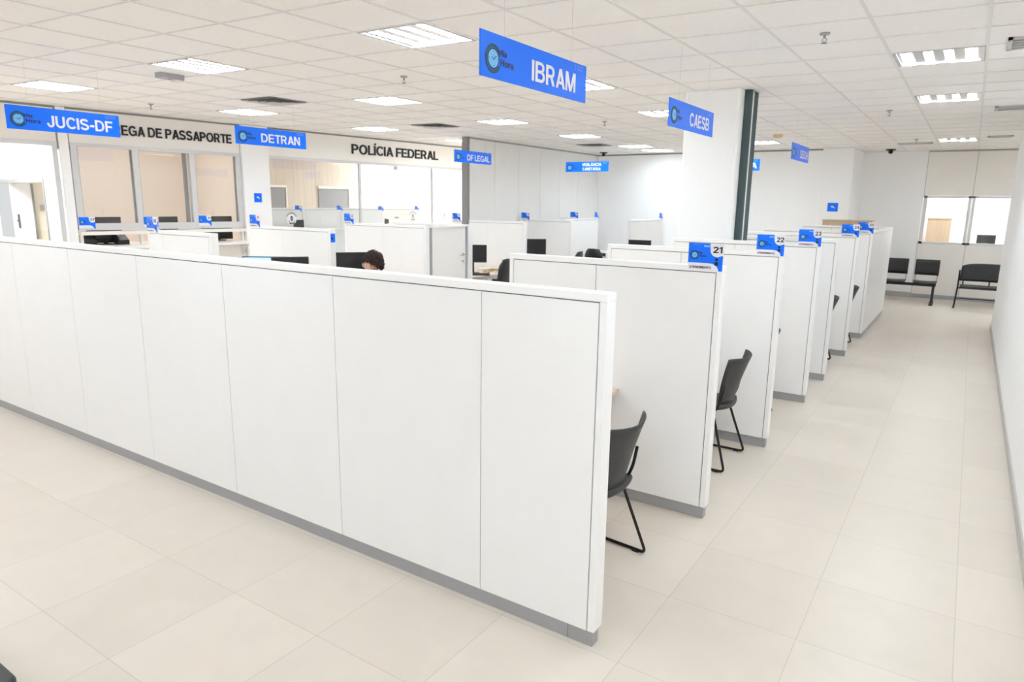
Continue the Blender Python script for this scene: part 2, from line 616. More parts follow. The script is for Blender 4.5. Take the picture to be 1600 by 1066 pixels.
def logo(A, cx, cy, r, h=0.0015):
    """clock inside an open double ring with an arrow head, and the two words beside it"""
    A.ring(cx, cy, r * 0.80, r, h, 0, 40, 330)
    A.ring(cx, cy, r * 0.87, r * 0.94, h + 0.0006, 1, 55, 325)
    A.ring(cx, cy, r * 0.62, r * 0.74, h, 0, 0, 360)
    A.disk(cx, cy, r * 0.63, h + 0.0003, 2)
    a = math.radians(40)
    tx, ty = cx + r * 0.9 * math.cos(a), cy + r * 0.9 * math.sin(a)
    A.poly([(tx - r * 0.2, ty + r * 0.12), (tx + r * 0.22, ty + r * 0.05), (tx + r * 0.1, ty - r * 0.36)], h + 0.0006, 0)
    for k in range(4):
        q = k * math.pi / 2
        A.disk(cx + r * 0.5 * math.cos(q), cy + r * 0.5 * math.sin(q), r * 0.045, h + 0.0009, 0, n=8)
    for (dx, dy) in ((-0.2, 0.22), (0.36, 0.3)):
        L = math.hypot(dx, dy)
        px, py = -dy / L * 0.035 * r, dx / L * 0.035 * r
        A.poly([(cx + px, cy + py - r * .08), (cx + dx * r + px, cy + dy * r + py - r * .08), (cx + dx * r - px, cy + dy * r - py - r * .08), (cx - px, cy - py - r * .08)], h + 0.0009, 0)
    A.text('Na', cx + r * 1.0, cx + r * 1.72, cy + r * 0.30, r * 0.46, h, 3, 0.03)
    A.text('Hora', cx + r * 0.92, cx + r * 2.62, cy - r * 0.38, r * 0.50, h, 3, 0.03)


def rrect(x0, y0, x1, y1, r, n=4):
    pts = []
    for (cx, cy, a) in ((x1 - r, y0 + r, -90), (x1 - r, y1 - r, 0), (x0 + r, y1 - r, 90), (x0 + r, y0 + r, 180)):
        for i in range(n + 1):
            q = math.radians(a + 90 * i / n)
            pts.append((cx + r * math.cos(q), cy + r * math.sin(q)))
    return pts


# ------------------------------------------------------------------ setting: floor, ceiling
YB_L, YB_R = 16.5, 17.9      # back wall: left stretch, right stretch
XR = 0.4845                  # right wall of the aisle
b = MB()
b.box(-16, -4, -0.1, 4.5, 22, 0)
struct(b.build('floor', M_FLOOR))

DX, DY, SH = 0.657, 0.64, 0.05
X0L, Y0L = -0.063, 3.87


def lat(i, j, fx=0.0, fy=0.0):
    """point of the ceiling grid: cell column i counted leftwards, row j counted away"""
    x = X0L - DX * (i + fx)
    return x, Y0L + DY * (j + fy) + SH * (x + 4)


LAMP_CELLS = [(5, 0), (9, 0), (13, 0), (5, 4), (9, 4), (13, 4), (0, 4), (5, 8), (9, 8), (13, 8), (0, 8), (9, 12), (13, 12), (5, 12),
              (9, 16), (5, 16), (0, 17), (9, 18), (-3, 17), (-3, 13), (0, 0), (0, -4), (5, -4), (9, -4), (13, -4), (0, -8), (5, -8), (9, -8)]  # cells with a negative index are unseen lights added to brighten the hall
cset = set(LAMP_CELLS)
b = MB()
for i in range(-6, 22):
    for j in range(-12, 23):
        def cp(fx, fy, z):
            x, y = lat(i, j, fx, fy)
            return (x, y, z)
        bx, by = 0.017, 0.0085      # half widths of the bars, as shares of a cell
        o = [cp(0, 0, ZC), cp(1, 0, ZC), cp(1, 1, ZC), cp(0, 1, ZC)]
        q = [cp(bx, by, ZC), cp(1 - bx, by, ZC), cp(1 - bx, 1 - by, ZC), cp(bx, 1 - by, ZC)]
        b.add(o + q, [(0, 1, 5, 4), (1, 2, 6, 5), (2, 3, 7, 6), (3, 0, 4, 7)], 1)
        if (i, j) in cset:
            continue
        t = [(p[0], p[1], ZC + 0.006) for p in q]
        b.add(q + t, [(0, 1, 5, 4), (1, 2, 6, 5), (2, 3, 7, 6), (3, 0, 4, 7)], 1)
        b.add(t, [(0, 1, 2, 3)], 0)
struct(b.build('ceiling', [M_TILE, M_TBAR]))
b = MB()
b.box(-18, -5, ZC + 0.2, 6, 22, ZC + 0.3)
struct(b.build('ceiling_slab', M_WALL))


# ------------------------------------------------------------------ ceiling lights
def make_light():
    t = thing('ceiling_light', '', 'ceiling light', (0, 0, ZC))
    hx, hy = DX / 2 - 0.013, DY / 2 - 0.009

    def shear(mb):
        mb.v = [(x, y + SH * x, z) for x, y, z in mb.v]
        return mb
    b = MB()
    dz = 0.085
    b.add([(-hx, -hy, 0), (hx, -hy, 0), (hx, hy, 0), (-hx, hy, 0), (-hx, -hy, dz), (hx, -hy, dz), (hx, hy, dz), (-hx, hy, dz)],
          [(4, 5, 6, 7), (0, 1, 5, 4), (1, 2, 6, 5), (2, 3, 7, 6), (3, 0, 4, 7)], 0)
    shear(b).build('housing', M_LAMPBODY, t)
    b = MB()
    w = 0.028
    for (x0, y0, x1, y1) in ((-hx, -hy, hx, -hy + w), (-hx, hy - w, hx, hy), (-hx, -hy + w, -hx + w, hy - w), (hx - w, -hy + w, hx, hy - w)):
        b.box(x0, y0, -0.002, x1, y1, 0.006)
    shear(b).build('frame', M_REFL, t)
    pitch = (2 * hx - 2 * w) / 4
    for k in range(5):
        b = MB()
        x = -hx + w + pitch * k
        hw = 0.038 if 0 < k < 4 else 0.02
        b.prism([(x - hw, 0.012), (x + hw, 0.012), (x + hw * 0.5, 0.06), (x - hw * 0.5, 0.06)], -hy + w, hy - w, 0, 'xz')
        shear(b).build('reflector', M_REFL, t)
    for k in range(4):
        b = MB()
        x = -hx + w + pitch * (k + 0.5)
        prof = [(x + 0.026 * math.cos(a), 0.034 - 0.016 * math.sin(a)) for a in [math.pi * q / 6 for q in range(7)]]
        b.prism(prof, -hy + w + 0.015, hy - w - 0.015, 0, 'xz')
        shear(b).build('tube', M_TUBE, t)
    return t


LAMP_LABELS = {
    (5, 0): 'large square four-tube ceiling light nearest the camera, left of the biggest hanging sign',
    (9, 0): 'square ceiling light beside the small grey emergency lamp on the ceiling',
    (13, 0): 'square ceiling light above the far left hanging sign',
    (5, 4): 'square ceiling light half hidden behind the right end of the biggest hanging sign',
    (9, 4): 'square ceiling light in mid ceiling, above the black lettering on the fascia',
    (13, 4): 'square ceiling light above the second hanging sign from the left',
    (0, 4): 'four-tube ceiling light nearest the camera above the right-hand aisle',
    (5, 8): 'square ceiling light behind the hanging sign in front of the column',
    (9, 8): 'square ceiling light below the bottom edge of the biggest hanging sign',
    (13, 8): 'square ceiling light above the right end of the black fascia lettering',
    (0, 8): 'second four-tube ceiling light along the right-hand aisle',
    (9, 12): 'thin-looking far ceiling light to the right above the sign on the grey panelled wall',
    (13, 12): 'far ceiling light cut off by the end post of the grey panelled wall',
    (5, 12): 'ceiling light hidden behind the square white column',
    (9, 16): 'far ceiling light left of the column near the plain back wall',
    (5, 16): 'ceiling light seen just right of the dark fins on the column',
    (0, 17): 'farthest small four-tube ceiling light above the end of the aisle',
    (9, 18): 'last ceiling light against the back wall, cut by the left edge of the column',
    (0, 0): 'ceiling light of the aisle row just outside the top of the picture',
}
L0 = make_light()
first = True
for (i, j) in LAMP_CELLS:
    x, y = lat(i, j, 0.5, 0.5)
    lab = LAMP_LABELS.get((i, j), 'unseen ceiling light added past the right wall to brighten the aisle end' if i == -3 else 'unseen ceiling light behind the camera, added to light the hall')
    if first:
        L0.location = (x, y, ZC)
        tag(L0, lab, 'ceiling light', 'recessed ceiling lights')
        first = False
    else:
        dup(L0, (x, y, ZC), None, lab, 'recessed ceiling lights')


# ------------------------------------------------------------------ setting: walls on the right and at the back
b = MB()
b.box(XR, -4, 0.085, XR + 0.25, 13.9, ZC)
struct(b.build('wall_right', M_WALL))
b = MB()
b.box(XR - 0.0, -4, 0, XR + 0.25, 13.912, 0.085)
b.box(XR - 0.012, -4, 0, XR, 13.912, 0.085)
struct(b.build('baseboard_right', M_BASE))
b = MB()
b.box(2.6, 13.0, 0, 2.75, 22, ZC)
struct(b.build('wall_light_block', M_WALL))  # unseen wall added to keep world light from flooding in

# plain back wall left of the pillar
b = MB()
b.box(-8.45, YB_L, 0, -2.85, YB_L + 0.15, ZC - 0.03)
struct(b.build('wall_back_left', M_WALL))
b = MB()
b.box(-8.45, YB_L - 0.004, ZC - 0.03, -2.87, YB_L + 0.1, ZC + 0.005)  # dark strip in place of the shaded gap below the ceiling
struct(b.build('trim_1', M_GAP))
# pillar in the back wall
b = MB()
b.box(-2.86, 16.4, 0, -2.235, YB_R + 0.1, ZC)
struct(b.build('wall_back_pillar', M_WALL, bevel=0.02))
# plain stretch between pillar and partition wall
b = MB()
b.box(-2.25, YB_R, 0.09, -0.96, YB_R + 0.15, ZC)
struct(b.build('wall_back_middle', M_WALL))
b = MB()
b.box(-2.24, YB_R - 0.015, 0, -0.96, YB_R + 0.1, 0.11)
struct(b.build('baseboard_back', M_BASE))
# office partition wall with windows at the end of the aisle
WZ0, WZ1 = 1.215, 2.26
b = MB()
for (x0, x1) in ((-0.95, -0.055), (-0.045, 0.855), (0.865, 1.76), (1.77, 2.6)):
    b.box(x0, YB_R, 0.09, x1, YB_R + 0.08, WZ0 - 0.005)
    b.box(x0, YB_R, WZ1 + 0.005, x1, YB_R + 0.08, ZC - 0.03)
struct(b.build('wall_back_right', M_FASCIA))
b = MB()
for x in (-0.955, -0.05, 0.86, 1.765):
    b.box(x - 0.006, YB_R + 0.006, 0.09, x + 0.006, YB_R + 0.07, WZ0)
    b.box(x - 0.006, YB_R + 0.006, WZ1, x + 0.006, YB_R + 0.07, ZC - 0.03)
b.box(-0.96, YB_R - 0.002, ZC - 0.03, 2.6, YB_R + 0.08, ZC + 0.003)
struct(b.build('trim_2', M_SEAM))
b = MB()
b.box(-0.96, YB_R - 0.01, 0, 2.6, YB_R + 0.08, 0.09)
struct(b.build('baseboard_end', M_KICK))
w3 = bpy.data.objects.new('window_3', None)
COL.objects.link(w3)
w3.location = (0, YB_R, WZ0)
struct(w3)
b = MB()
hz = WZ1 - WZ0
b.box(-0.95, -0.01, 0, 2.6, 0.085, 0.045)
b.box(-0.95, -0.01, hz - 0.045, 2.6, 0.085, hz)
for x, ww in ((-0.95, 0.075), (-0.115, 0.06), (-0.048, 0.06), (0.80, 0.06), (0.867, 0.06), (1.73, 0.07)):
    b.box(x, -0.01, 0, x + ww, 0.085, hz)
b.build('window_frame', M_LAMPBODY, w3)
for x0, x1 in ((-0.875, -0.115), (0.012, 0.80), (0.927, 1.73), (1.8, 2.6)):
    b = MB()
    b.box(x0, 0.035, 0.045, x1, 0.041, hz - 0.045)
    b.build('glass_pane', M_GLASS, w3)
# the office behind that window
b = MB()
b.box(-2.4, 21.0, 0, 3.2, 21.1, ZC + 0.2)
b.box(-2.4, YB_R + 0.08, 0, -2.3, 21.0, ZC + 0.2)
b.box(2.61, YB_R + 0.08, 0, 2.7, 21.0, ZC + 0.2)
struct(b.build('wall_office_back', M_WALL))


def area(name, loc, sx, sy, power, rot=(0, 0, 0)):
    l = bpy.data.lights.new(name, 'AREA')
    l.shape = 'RECTANGLE'
    l.size, l.size_y = sx, sy
    l.energy = power
    l.color = (0.96, 0.98, 1)
    o = bpy.data.objects.new(name, l)
    COL.objects.link(o)
    o.location = loc
    o.rotation_euler = rot
    return o


area('office_room_fill_light', (0.3, 19.4, ZC - 0.02), 1.6, 0.8, 42)  # added area light to brighten the office, no lamp visible there

# left grey panelled wall (W2) ending in a metal post
X2 = -8.3
b = MB()
seams = [10.93, 11.83, 12.73, 13.63, 14.53, 15.43, 16.33]
ys = [10.96] + seams[1:] + [YB_L]
for a, c in zip(ys[:-1], ys[1:]):
    b.box(X2 - 0.1, a + 0.004, 0, X2, c - 0.004, ZC - 0.03)
struct(b.build('wall_left_far', M_GREYPANEL))
b = MB()
for y in ys[1:-1]:
    b.box(X2 - 0.09, y - 0.005, 0, X2 - 0.005, y + 0.005, ZC - 0.03)
b.box(X2 - 0.1, 10.95, ZC - 0.03, X2 + 0.003, YB_L, ZC + 0.003)  # grey strip standing in for the shade of the ceiling gap
struct(b.build('trim_3', M_SEAM))
b = MB()
b.box(X2 - 0.12, 10.88, 0, X2 + 0.012, 10.955, ZC)
struct(b.build('trim_4', M_ALUDARK))

# ------------------------------------------------------------------ setting: left wall with the glazed rooms, in its own frame (s along, d out, z up)
A1 = Vector((-10.898, 4.129, 0))
TX, TY = 0.10616, 0.99435
WM = Matrix(((TX, TY, 0, A1.x), (TY, -TX, 0, A1.y), (0, 0, 1, 0), (0, 0, 0, 1)))
# local x = s, local y = d (towards the hall)


def wp(s, d, z):
    return WM @ Vector((s, d, z))


Z1 = 2.745
b = MB()
b.box(-3.5, -0.1, Z1, 0.60, 0, ZC - 0.025)
b.box(0.76, -0.1, Z1, 3.335, 0, ZC - 0.025)
b.box(3.86, -0.1, Z1, 10.5, 0, ZC - 0.025)
b.box(0.76, -0.1, 0.0, 3.335, 0, 1.2)
struct(b.build('wall_left', M_FASCIA, None, WM))
b = MB()
b.box(0.625, -0.12, 0, 0.745, 0.02, ZC)
b.box(3.345, -0.12, 0, 3.85, 0.06, ZC)
struct(b.build('wall_left_posts', M_WALL, None, WM, bevel=0.01))
b = MB()
b.box(-3.5, -0.09, ZC - 0.025, 10.5, -0.002, ZC + 0.003)  # strip whose grey stands for the ceiling gap's shade
for s in (0.612, 0.752, 3.34, 3.855):
    b.box(s - 0.014, -0.11, Z1 - 0.1, s + 0.014, -0.006, ZC - 0.02)
struct(b.build('trim_5', M_GAP, None, WM))
# the corner between the glazed wall and the grey panelled wall is closed behind
b = MB()
b.box(-9.82, 14.5, 0, -8.4, 14.6, ZC)
struct(b.build('wall_left_return', M_WALL))


def wempty(name, s, d, z):
    o = bpy.data.objects.new(name, None)
    COL.objects.link(o)
    o.matrix_world = WM @ Matrix.Translation((s, d, z))
    return o


def mk(bld, name, m, parent, bevel=0):
    return bld.build(name, m, parent, None, bevel)


# window_1: three tall panes over the collection counter
w1 = struct(wempty('window_1', 0.76, 0, 1.5))
WL = 2.575
b = MB()
H1 = Z1 - 1.5
b.box(0, -0.07, 0, WL, 0.012, 0.1)
b.box(0, -0.07, H1 - 0.055, WL, 0.012, H1)
for x in (0.0, 0.83, 1.7, WL - 0.085):
    b.box(x, -0.07, 0.1, x + 0.085, 0.012, H1 - 0.055)
mk(b, 'window_frame', M_ALU, w1)
b = MB()
for x in (0.0, 0.83, 1.7):
    b.box(x + 0.0851, -0.068, 0.101, x + 0.094, 0.0, H1 - 0.056)
    b.box(x + 0.78 if x else 0.815, -0.068, 0.101, x + 0.829 if x else 0.829, -0.02, H1 - 0.056)
mk(b, 'window_gasket', M_ALUDARK, w1)
for x0, x1 in ((0.086, 0.829), (0.916, 1.699), (1.786, WL - 0.086)):
    b = MB()
    b.box(x0, -0.035, 0.1, x1, -0.029, H1 - 0.055)
    mk(b, 'glass_pane', M_GLASS, w1)
# window_2: glass shopfront with a double door
w2 = struct(wempty('window_2', 3.86, 0, 0.0))
b = MB()
b.box(0, -0.05, Z1 - 0.05, 6.6, 0.006, Z1)
for x, ww in ((1.99, 0.045), (3.985, 0.04)):
    b.box(x, -0.05, 0, x + ww, 0.006, Z1 - 0.05)
mk(b, 'window_frame', M_ALU, w2)
for x0, x1 in ((0.01, 1.99), (2.035, 2.965), (2.975, 3.985), (4.025, 6.6)):
    b = MB()
    b.box(x0, -0.03, 0.01, x1, -0.022, Z1 - 0.05)
    mk(b, 'glass_pane', M_GLASS, w2)
b = MB()
b.box(2.93, -0.045, Z1 - 0.12, 3.0, 0.0, Z1 - 0.05)
b.box(2.93, -0.045, 1.62, 3.0, 0.0, 1.66)
mk(b, 'door_patch_fitting', M_CHROME, w2)
# door_1: glazed entrance at the far left
d1 = struct(wempty('door_1', -3.5, 0, 0))
b = MB()
b.box(0, -0.06, Z1 - 0.065, 4.1, 0.008, Z1)
b.box(4.035, -0.06, 0, 4.1, 0.008, Z1 - 0.065)
b.box(1.4, -0.06, 0, 1.46, 0.008, Z1 - 0.065)
mk(b, 'door_frame', M_ALU, d1)
b = MB()
b.box(1.46, -0.03, 0.01, 4.035, -0.022, Z1 - 0.065)
mk(b, 'glass_pane', M_GLASS, d1)

# rooms behind the glass
b = MB()
b.box(-3.7, -3.3, 0, 0.62, -3.2, ZC)
b.box(-3.8, -3.3, 0, -3.7, -0.1, ZC)
b.box(0.64, -0.86, 0, 0.70, -0.1, ZC)
b.box(0.64, -3.3, 2.25, 0.70, -0.86, ZC)
struct(b.build('wall_side_room', M_WALL, None, WM))
b = MB()
b.box(0.70, -2.8, 0, 3.84, -2.7, ZC)
b.box(3.74, -2.7, 0, 3.84, -0.1, ZC)
struct(b.build('wall_passport_room', M_PEACH, None, WM))
b = MB()
xs = [3.9, 4.5, 5.1, 5.7, 6.3, 6.9, 7.5]
for a, c in zip(xs[:-1], xs[1:]):
    b.box(a + 0.002, -3.1, 0, c - 0.002, -3.0, ZC)
b.box(7.5, -3.1, 0, 8.02, -3.0, ZC)
struct(b.build('wall_police_room', M_BEIGEWALL, None, WM))
b = MB()
b.box(8.02, -3.1, 0, 14.6, -3.02, ZC)
b.box(14.5, -3.0, 0, 14.6, -0.1, ZC)
struct(b.build('wall_police_room_white', M_WALL, None, WM))
for nm, s, d, pw in (('side_room_fill_light', -0.6, -1.5, 70), ('passport_room_fill_light', 2.2, -1.3, 9), ('police_room_fill_light', 5.6, -1.6, 4), ('police_hall_fill_light', 9.0, -1.7, 62), ('police_end_fill_light', 11.6, -1.5, 60)):
    p = wp(s, d, ZC - 0.015)
    area(nm, p, 1.2, 0.6, pw, (0, 0, math.atan2(TY, TX)))  # area lights added to brighten the glazed rooms, no fittings visible

# doorway in the wall between the side room and the passport room, with the open door leaf beyond
d2 = struct(wempty('door_2', 0.64, -2.9, 0))
b = MB()
b.box(-0.012, -0.3, 2.19, 0.072, 2.05, 2.255)
b.box(-0.012, 2.0, 0, 0.072, 2.05, 2.19)
mk(b, 'door_frame', M_ALUDARK, d2)
b = MB()
b.box(0.07, 0.20, 0, 0.33, 0.24, 2.19)
mk(b, 'door_leaf', M_WALL, d2)
b = MB()
b.box(0.33, 0.20, 0, 0.36, 0.26, 2.19)
mk(b, 'door_stile', M_ALUDARK, d2)
b = MB()
b.box(0.09, 0.24, 1.45, 0.12, 0.255, 1.68)
b.box(0.06, 0.255, 1.57, 0.11, 0.27, 1.585)
mk(b, 'door_handle', M_CHROME, d2)
b = MB()
b.box(0.36, 0.19, 0, 0.9, 0.21, 2.4)
mk(b, 'door_side_panel', M_CREAM, d2)
b = MB()
b.box(0.44, 0.21, 1.74, 0.51, 0.225, 1.84)
mk(b, 'wall_switch', M_GREYPLASTIC, d2)

# grey boards on the police-room wall
for (s0, s1, nm) in ((5.45, 6.06, 'grey board on the beige room wall, left one, partly behind the white wall post'), (6.95, 7.82, 'wide grey board on the beige room wall behind the glass, right one')):
    t = thing('wall_board', nm, 'board')
    t.matrix_world = WM @ Matrix.Translation((s0, -3.0, 1.8))
    t['group'] = 'grey boards behind the glass'
    b = MB()
    b.box(0, 0, 0, s1 - s0, 0.03, 0.45)
    b.build('board_face', M_GREYBOARD, t)
    b = MB()
    b.box(-0.02, 0, 0.45, s1 - s0 + 0.02, 0.06, 0.5)
    b.box(s1 - s0, 0, 0, s1 - s0 + 0.03, 0.05, 0.45)
    b.build('board_frame', M_FASCIA, t)


# ------------------------------------------------------------------ dividers
def divider(name, label, L, widths, loc, rz=0.0, zt=ZT, th=0.085, group=None, end_right=True, end_left=True, trim_joint=False):
    """panelled office divider: origin at the front right foot, running to -x, front face at y = 0"""
    t = thing(name, label, 'divider', loc, rz, group)
    zk, g, ep = 0.082, 0.005, 0.034
    # grooves show this inner frame
    b = MB()
    b.box(-L + 0.008, 0.009, zk, -0.008, th - 0.009, zt - 0.01)
    b.build('inner_frame', M_CORE, t)
    x = -(ep + g) if end_right else 0.0
    xl = -L + (ep + g if end_left else 0.0)
    cuts = [x]
    k = 0
    while cuts[-1] > xl + 0.25 and k < 40:
        w = widths[min(k, len(widths) - 1)]
        nx = cuts[-1] - w
        if nx < xl + 0.22:
            nx = xl
        cuts.append(nx)
        k += 1
    for a, c in zip(cuts[:-1], cuts[1:]):
        for (y0, y1) in ((0.0, 0.010), (th - 0.010, th)):
            b = MB()
            b.box(c + (g / 2 if c > xl else 0), y0, zk, a - (g / 2 if a < x else 0), y1, zt - 0.041)
            b.build('panel', M_LAM, t)
    b = MB()
    b.box(-L, -0.002, zt - 0.036, 0, th + 0.002, zt)
    b.build('top_cap', M_LAMEDGE, t, None, 0.003)
    if end_right:
        b = MB()
        b.box(-ep, 0, zk, 0, th, zt - 0.036)
        b.build('end_post', M_LAMEDGE, t, None, 0.002)
    if end_left:
        b = MB()
        b.box(-L, 0, zk, -L + ep, th, zt - 0.036)
        b.build('end_post', M_LAMEDGE, t, None, 0.002)
    segs = [(-L + 0.012, -0.012)]
    if trim_joint:
        segs = [(-L + 0.012, -0.141), (-0.139, -0.012)]
    for (x0, x1) in segs:
        b = MB()
        b.box(x0, 0.013, 0, x1, th - 0.013, zk)
        b.build('kick_plate', M_KICK, t, None, 0.001)
    return t


GD = 'white office dividers'
divider('booth_divider', 'long white panelled divider crossing the foreground, standing nearest the camera', 8.0, [0.6, 0.996], (-1.203, 2.527, 0), group=GD, trim_joint=True)
DY_ROW = [(4.108, 'white booth divider carrying the plate numbered 21', 2.745), (5.722, 'white booth divider carrying the plate numbered 22', 2.745), (7.333, 'white booth divider carrying the plate numbered 23', 2.745),
          (8.441, 'white divider without a plate, just behind the one numbered 23', 2.745), (10.045, 'white booth divider carrying the plate numbered 24', 2.83), (11.622, 'white booth divider carrying the plate numbered 25, corner of the far enclosure', 2.83)]
for y, lab, xl in DY_ROW:
    divider('booth_divider', lab, xl - 1.21, [0.80, 0.9], (-1.21, y, 0), group=GD)
# enclosure along the aisle behind divider 25
divider('booth_divider', 'long white divider side facing the aisle beyond the plate numbered 25', 3.0, [1.0], (-1.21 + 0.0, 14.75, 0), math.pi / 2, group=GD, end_left=False).location = (-1.212, 14.712, 0)
divider('booth_divider', 'white rear divider of the far enclosure beyond the plate numbered 25', 1.5, [0.9], (-1.31, 14.62, 0), 0, group=GD)

# left row of booths
MROW = [
    (4.20, -6.52, 1.20, 'white divider on the left in front of the collection counter windows'),
    (5.90, -6.64, 1.62, 'white divider on the left below the small square blue wall sign'),
    (7.80, -6.71, 1.72, 'white divider behind the seated person and the dark monitor'),
    (8.80, -6.66, 1.66, 'white divider holding the latch side of the grey half door'),
    (10.93, -6.97, 1.75, 'white divider behind the desk with the keyboard'),
    (12.84, -7.03, 1.27, 'white divider behind the second desk monitor, before the grey panelled wall'),
]
for y, xr, L, lab in MROW:
    divider('booth_divider', lab, L, [0.86, 0.9], (xr, y, 0), group=GD)
divider('booth_divider', 'bright white divider running to the back corner, left of the printer', 1.7, [1.5], (-7.785, 13.75, 0), -math.pi / 2, group=GD)
divider('booth_divider', 'white divider with a pale end post standing alone before the plain back wall', 1.9, [0.95], (-6.485, 14.5, 0), -math.pi / 2, group=GD)
divider('booth_divider', 'short far white divider seen just over the left booths before the grey wall', 0.47, [0.9], (-7.80, 14.6, 0), 0, group=GD)

# half door closing the service aisle
t = thing('half_door', 'pale grey half door with lever handle closing the gap between two left dividers', 'door', (-6.72, 7.89, 0))
b = MB()
b.box(-0.025, 0.0, 0.01, 0.022, 0.04, ZT - 0.03)
b.box(-0.025, 0.865, 0.01, 0.022, 0.905, ZT - 0.03)
b.build('door_jamb', M_KICK, t)
b = MB()
b.box(-0.03, 0.0, ZT - 0.03, 0.028, 0.905, ZT)
b.build('door_head', M_LAMEDGE, t)
b = MB()
b.box(-0.015, 0.043, 0.02, 0.015, 0.862, ZT - 0.034)
b.build('door_leaf', M_GREYPANEL, t)
b = MB()
b.tube([(0.015, 0.79, 1.17), (0.06, 0.79, 1.17), (0.065, 0.78, 1.17), (0.065, 0.66, 1.165)], 0.009)
k0 = len(b.v)
b.lathe([(0.0, 0), (0.024, 0), (0.024, 0.006), (0.0, 0.006)])
b.v = b.v[:k0] + [(0.015 + z, 0.79 + x, 1.17 + y) for x, y, z in b.v[k0:]]
b.build('lever_handle', M_CHROME, t)
b = MB()
b.lathe([(0.0, 0), (0.02, 0), (0.02, 0.008), (0.0, 0.008)])
b.v = [(0.015 + z, 0.79 + x, 1.06 + y) for x, y, z in b.v]
b.build('keyhole_plate', M_CHROME, t)

# ------------------------------------------------------------------ column with folded partition track
b = MB()
b.box(-2.82, 7.69, 0, -2.215, 8.28, ZC + 0.008)
struct(b.build('wall_column', M_WALL, bevel=0.025))
t = thing('folding_partition', 'stack of four dark green vertical metal profiles on the right face of the white column', 'partition', (-2.213, 7.86, 0))
for y, wd in ((0.0, 0.04), (0.10, 0.04), (0.16, 0.04), (0.22, 0.04)):
    b = MB()
    h = 0.012
    b.prism([(0, y), (0.07, y), (0.08, y + h), (0.08, y + wd - h), (0.07, y + wd), (0.0, y + wd)], 0.0, ZC - 0.002)
    b.build('profile', M_FIN, t)
b = MB()
b.box(0, 0.043, 0, 0.075, 0.097, ZC - 0.01)
b.box(0, 0.142, 0, 0.05, 0.158, ZC - 0.01)
b.box(0, 0.202, 0, 0.05, 0.218, ZC - 0.01)
b.build('backing_strip', M_PRINTER, t)


# ------------------------------------------------------------------ hanging signs
def hanging_sign(label, O, u, W, H, lines, text_u, wires=True):
    """O is the lower left corner of the printed face"""
    u = Vector(u)
    v = Vector((0, 0, 1))
    n = u.cross(v)
    t = thing('hanging_sign', label, 'sign', O, 0, 'blue hanging service signs')
    A = Art((0, 0, 0), u, v)
    A.slab([(0, 0), (W, 0), (W, H), (0, H)], -0.008, 0, 0)
    A.build('board', M_BLUE, t)
    A = Art((0, 0, 0), u, v)
    logo(A, 0.104 * W / 1.08, 0.092 * H / 0.21, 0.068 * H / 0.21)
    A.build('logo', LOGO_MATS, t)
    A = Art((0, 0, 0), u, v)
    if len(lines) == 1:
        A.text(lines[0], text_u[0] * W, text_u[1] * W, 0.042 * H / 0.21, 0.105 * H / 0.21, 0.002, 0, 0.022)
    else:
        A.text(lines[0], text_u[0] * W, text_u[1] * W, 0.118 * H / 0.21, 0.062 * H / 0.21, 0.002, 0, 0.022)
        A.text(lines[1], (text_u[0] + 0.01) * W, (text_u[1] - 0.01) * W, 0.025 * H / 0.21, 0.062 * H / 0.21, 0.002, 0, 0.022)
    A.build('lettering', M_WHITE, t)
    A = Art((0, 0, 0), u, v)
    for q in range(6):
        for r_ in range(2):
            x, y = W * 0.865 + q * 0.018, H - 0.022 - r_ * 0.018
            A.poly([(x, y), (x + 0.006, y), (x + 0.012, y + 0.006), (x + 0.006, y + 0.012), (x, y + 0.012), (x + 0.006, y + 0.006)], 0.0015, 0)
    A.build('dot_pattern', M_PALE, t)
    if wires:
        for f in (0.19, 0.83):
            b = MB()
            p = u * (W * f) - n * 0.004
            b.tube([(p.x, p.y, H - 0.01), (p.x, p.y, ZC - O[2])], 0.0012, 5)
            b.build('wire', M_ALU, t)
    return t


SG = [
    ('largest blue hanging sign, nearest the camera, with a bold white five-letter word', (-2.05, 2.795, 2.595), (0, 1, 0), 'IBRAM', (0.425, 0.875)),
    ('blue hanging sign overlapping the top of the white column', (-2.05, 5.262, 2.597), (0, 1, 0), 'CAESB', (0.425, 0.89)),
    ('small blue hanging sign to the right of the column, before the back pillar', (-2.05, 9.62, 2.597), (0, 1, 0), 'SEDUH', (0.46, 0.94)),
]
for lab, O, u, tx, tu in SG:
    hanging_sign(lab, O, u, 1.08, 0.21, [tx], tu)
tl = Vector((0.0, 1.0, 0.0))
hanging_sign('blue hanging sign at the far left edge, in front of the black fascia lettering', (-7.5, 2.871, 2.60), (0.0, 1, 0), 1.02, 0.215, ['JUCIS-DF'], (0.33, 0.93))
hanging_sign('blue hanging sign in front of the white wall post, second from the left', (-7.5, 5.255, 2.645), (0.0, 1, 0), 1.06, 0.21, ['DETRAN'], (0.34, 0.905))
hanging_sign('small blue hanging sign in front of the end post of the grey panelled wall', (-7.5, 9.484, 2.66), (0.0, 1, 0), 1.09, 0.205, ['DF LEGAL'], (0.33, 0.95))
hanging_sign('blue hanging sign with two lines of white text, near the back left corner', (-7.01, 12.5, 2.61), (1, 0, 0), 0.955, 0.195, ['VIGIL\u00c2NCIA', 'SANIT\u00c1RIA'], (0.39, 0.84))
hanging_sign('blue hanging sign mostly hidden behind the dark profiles of the column', (-4.13, 12.5, 2.59), (1, 0, 0), 0.955, 0.195, ['IA'], (0.80, 0.955))


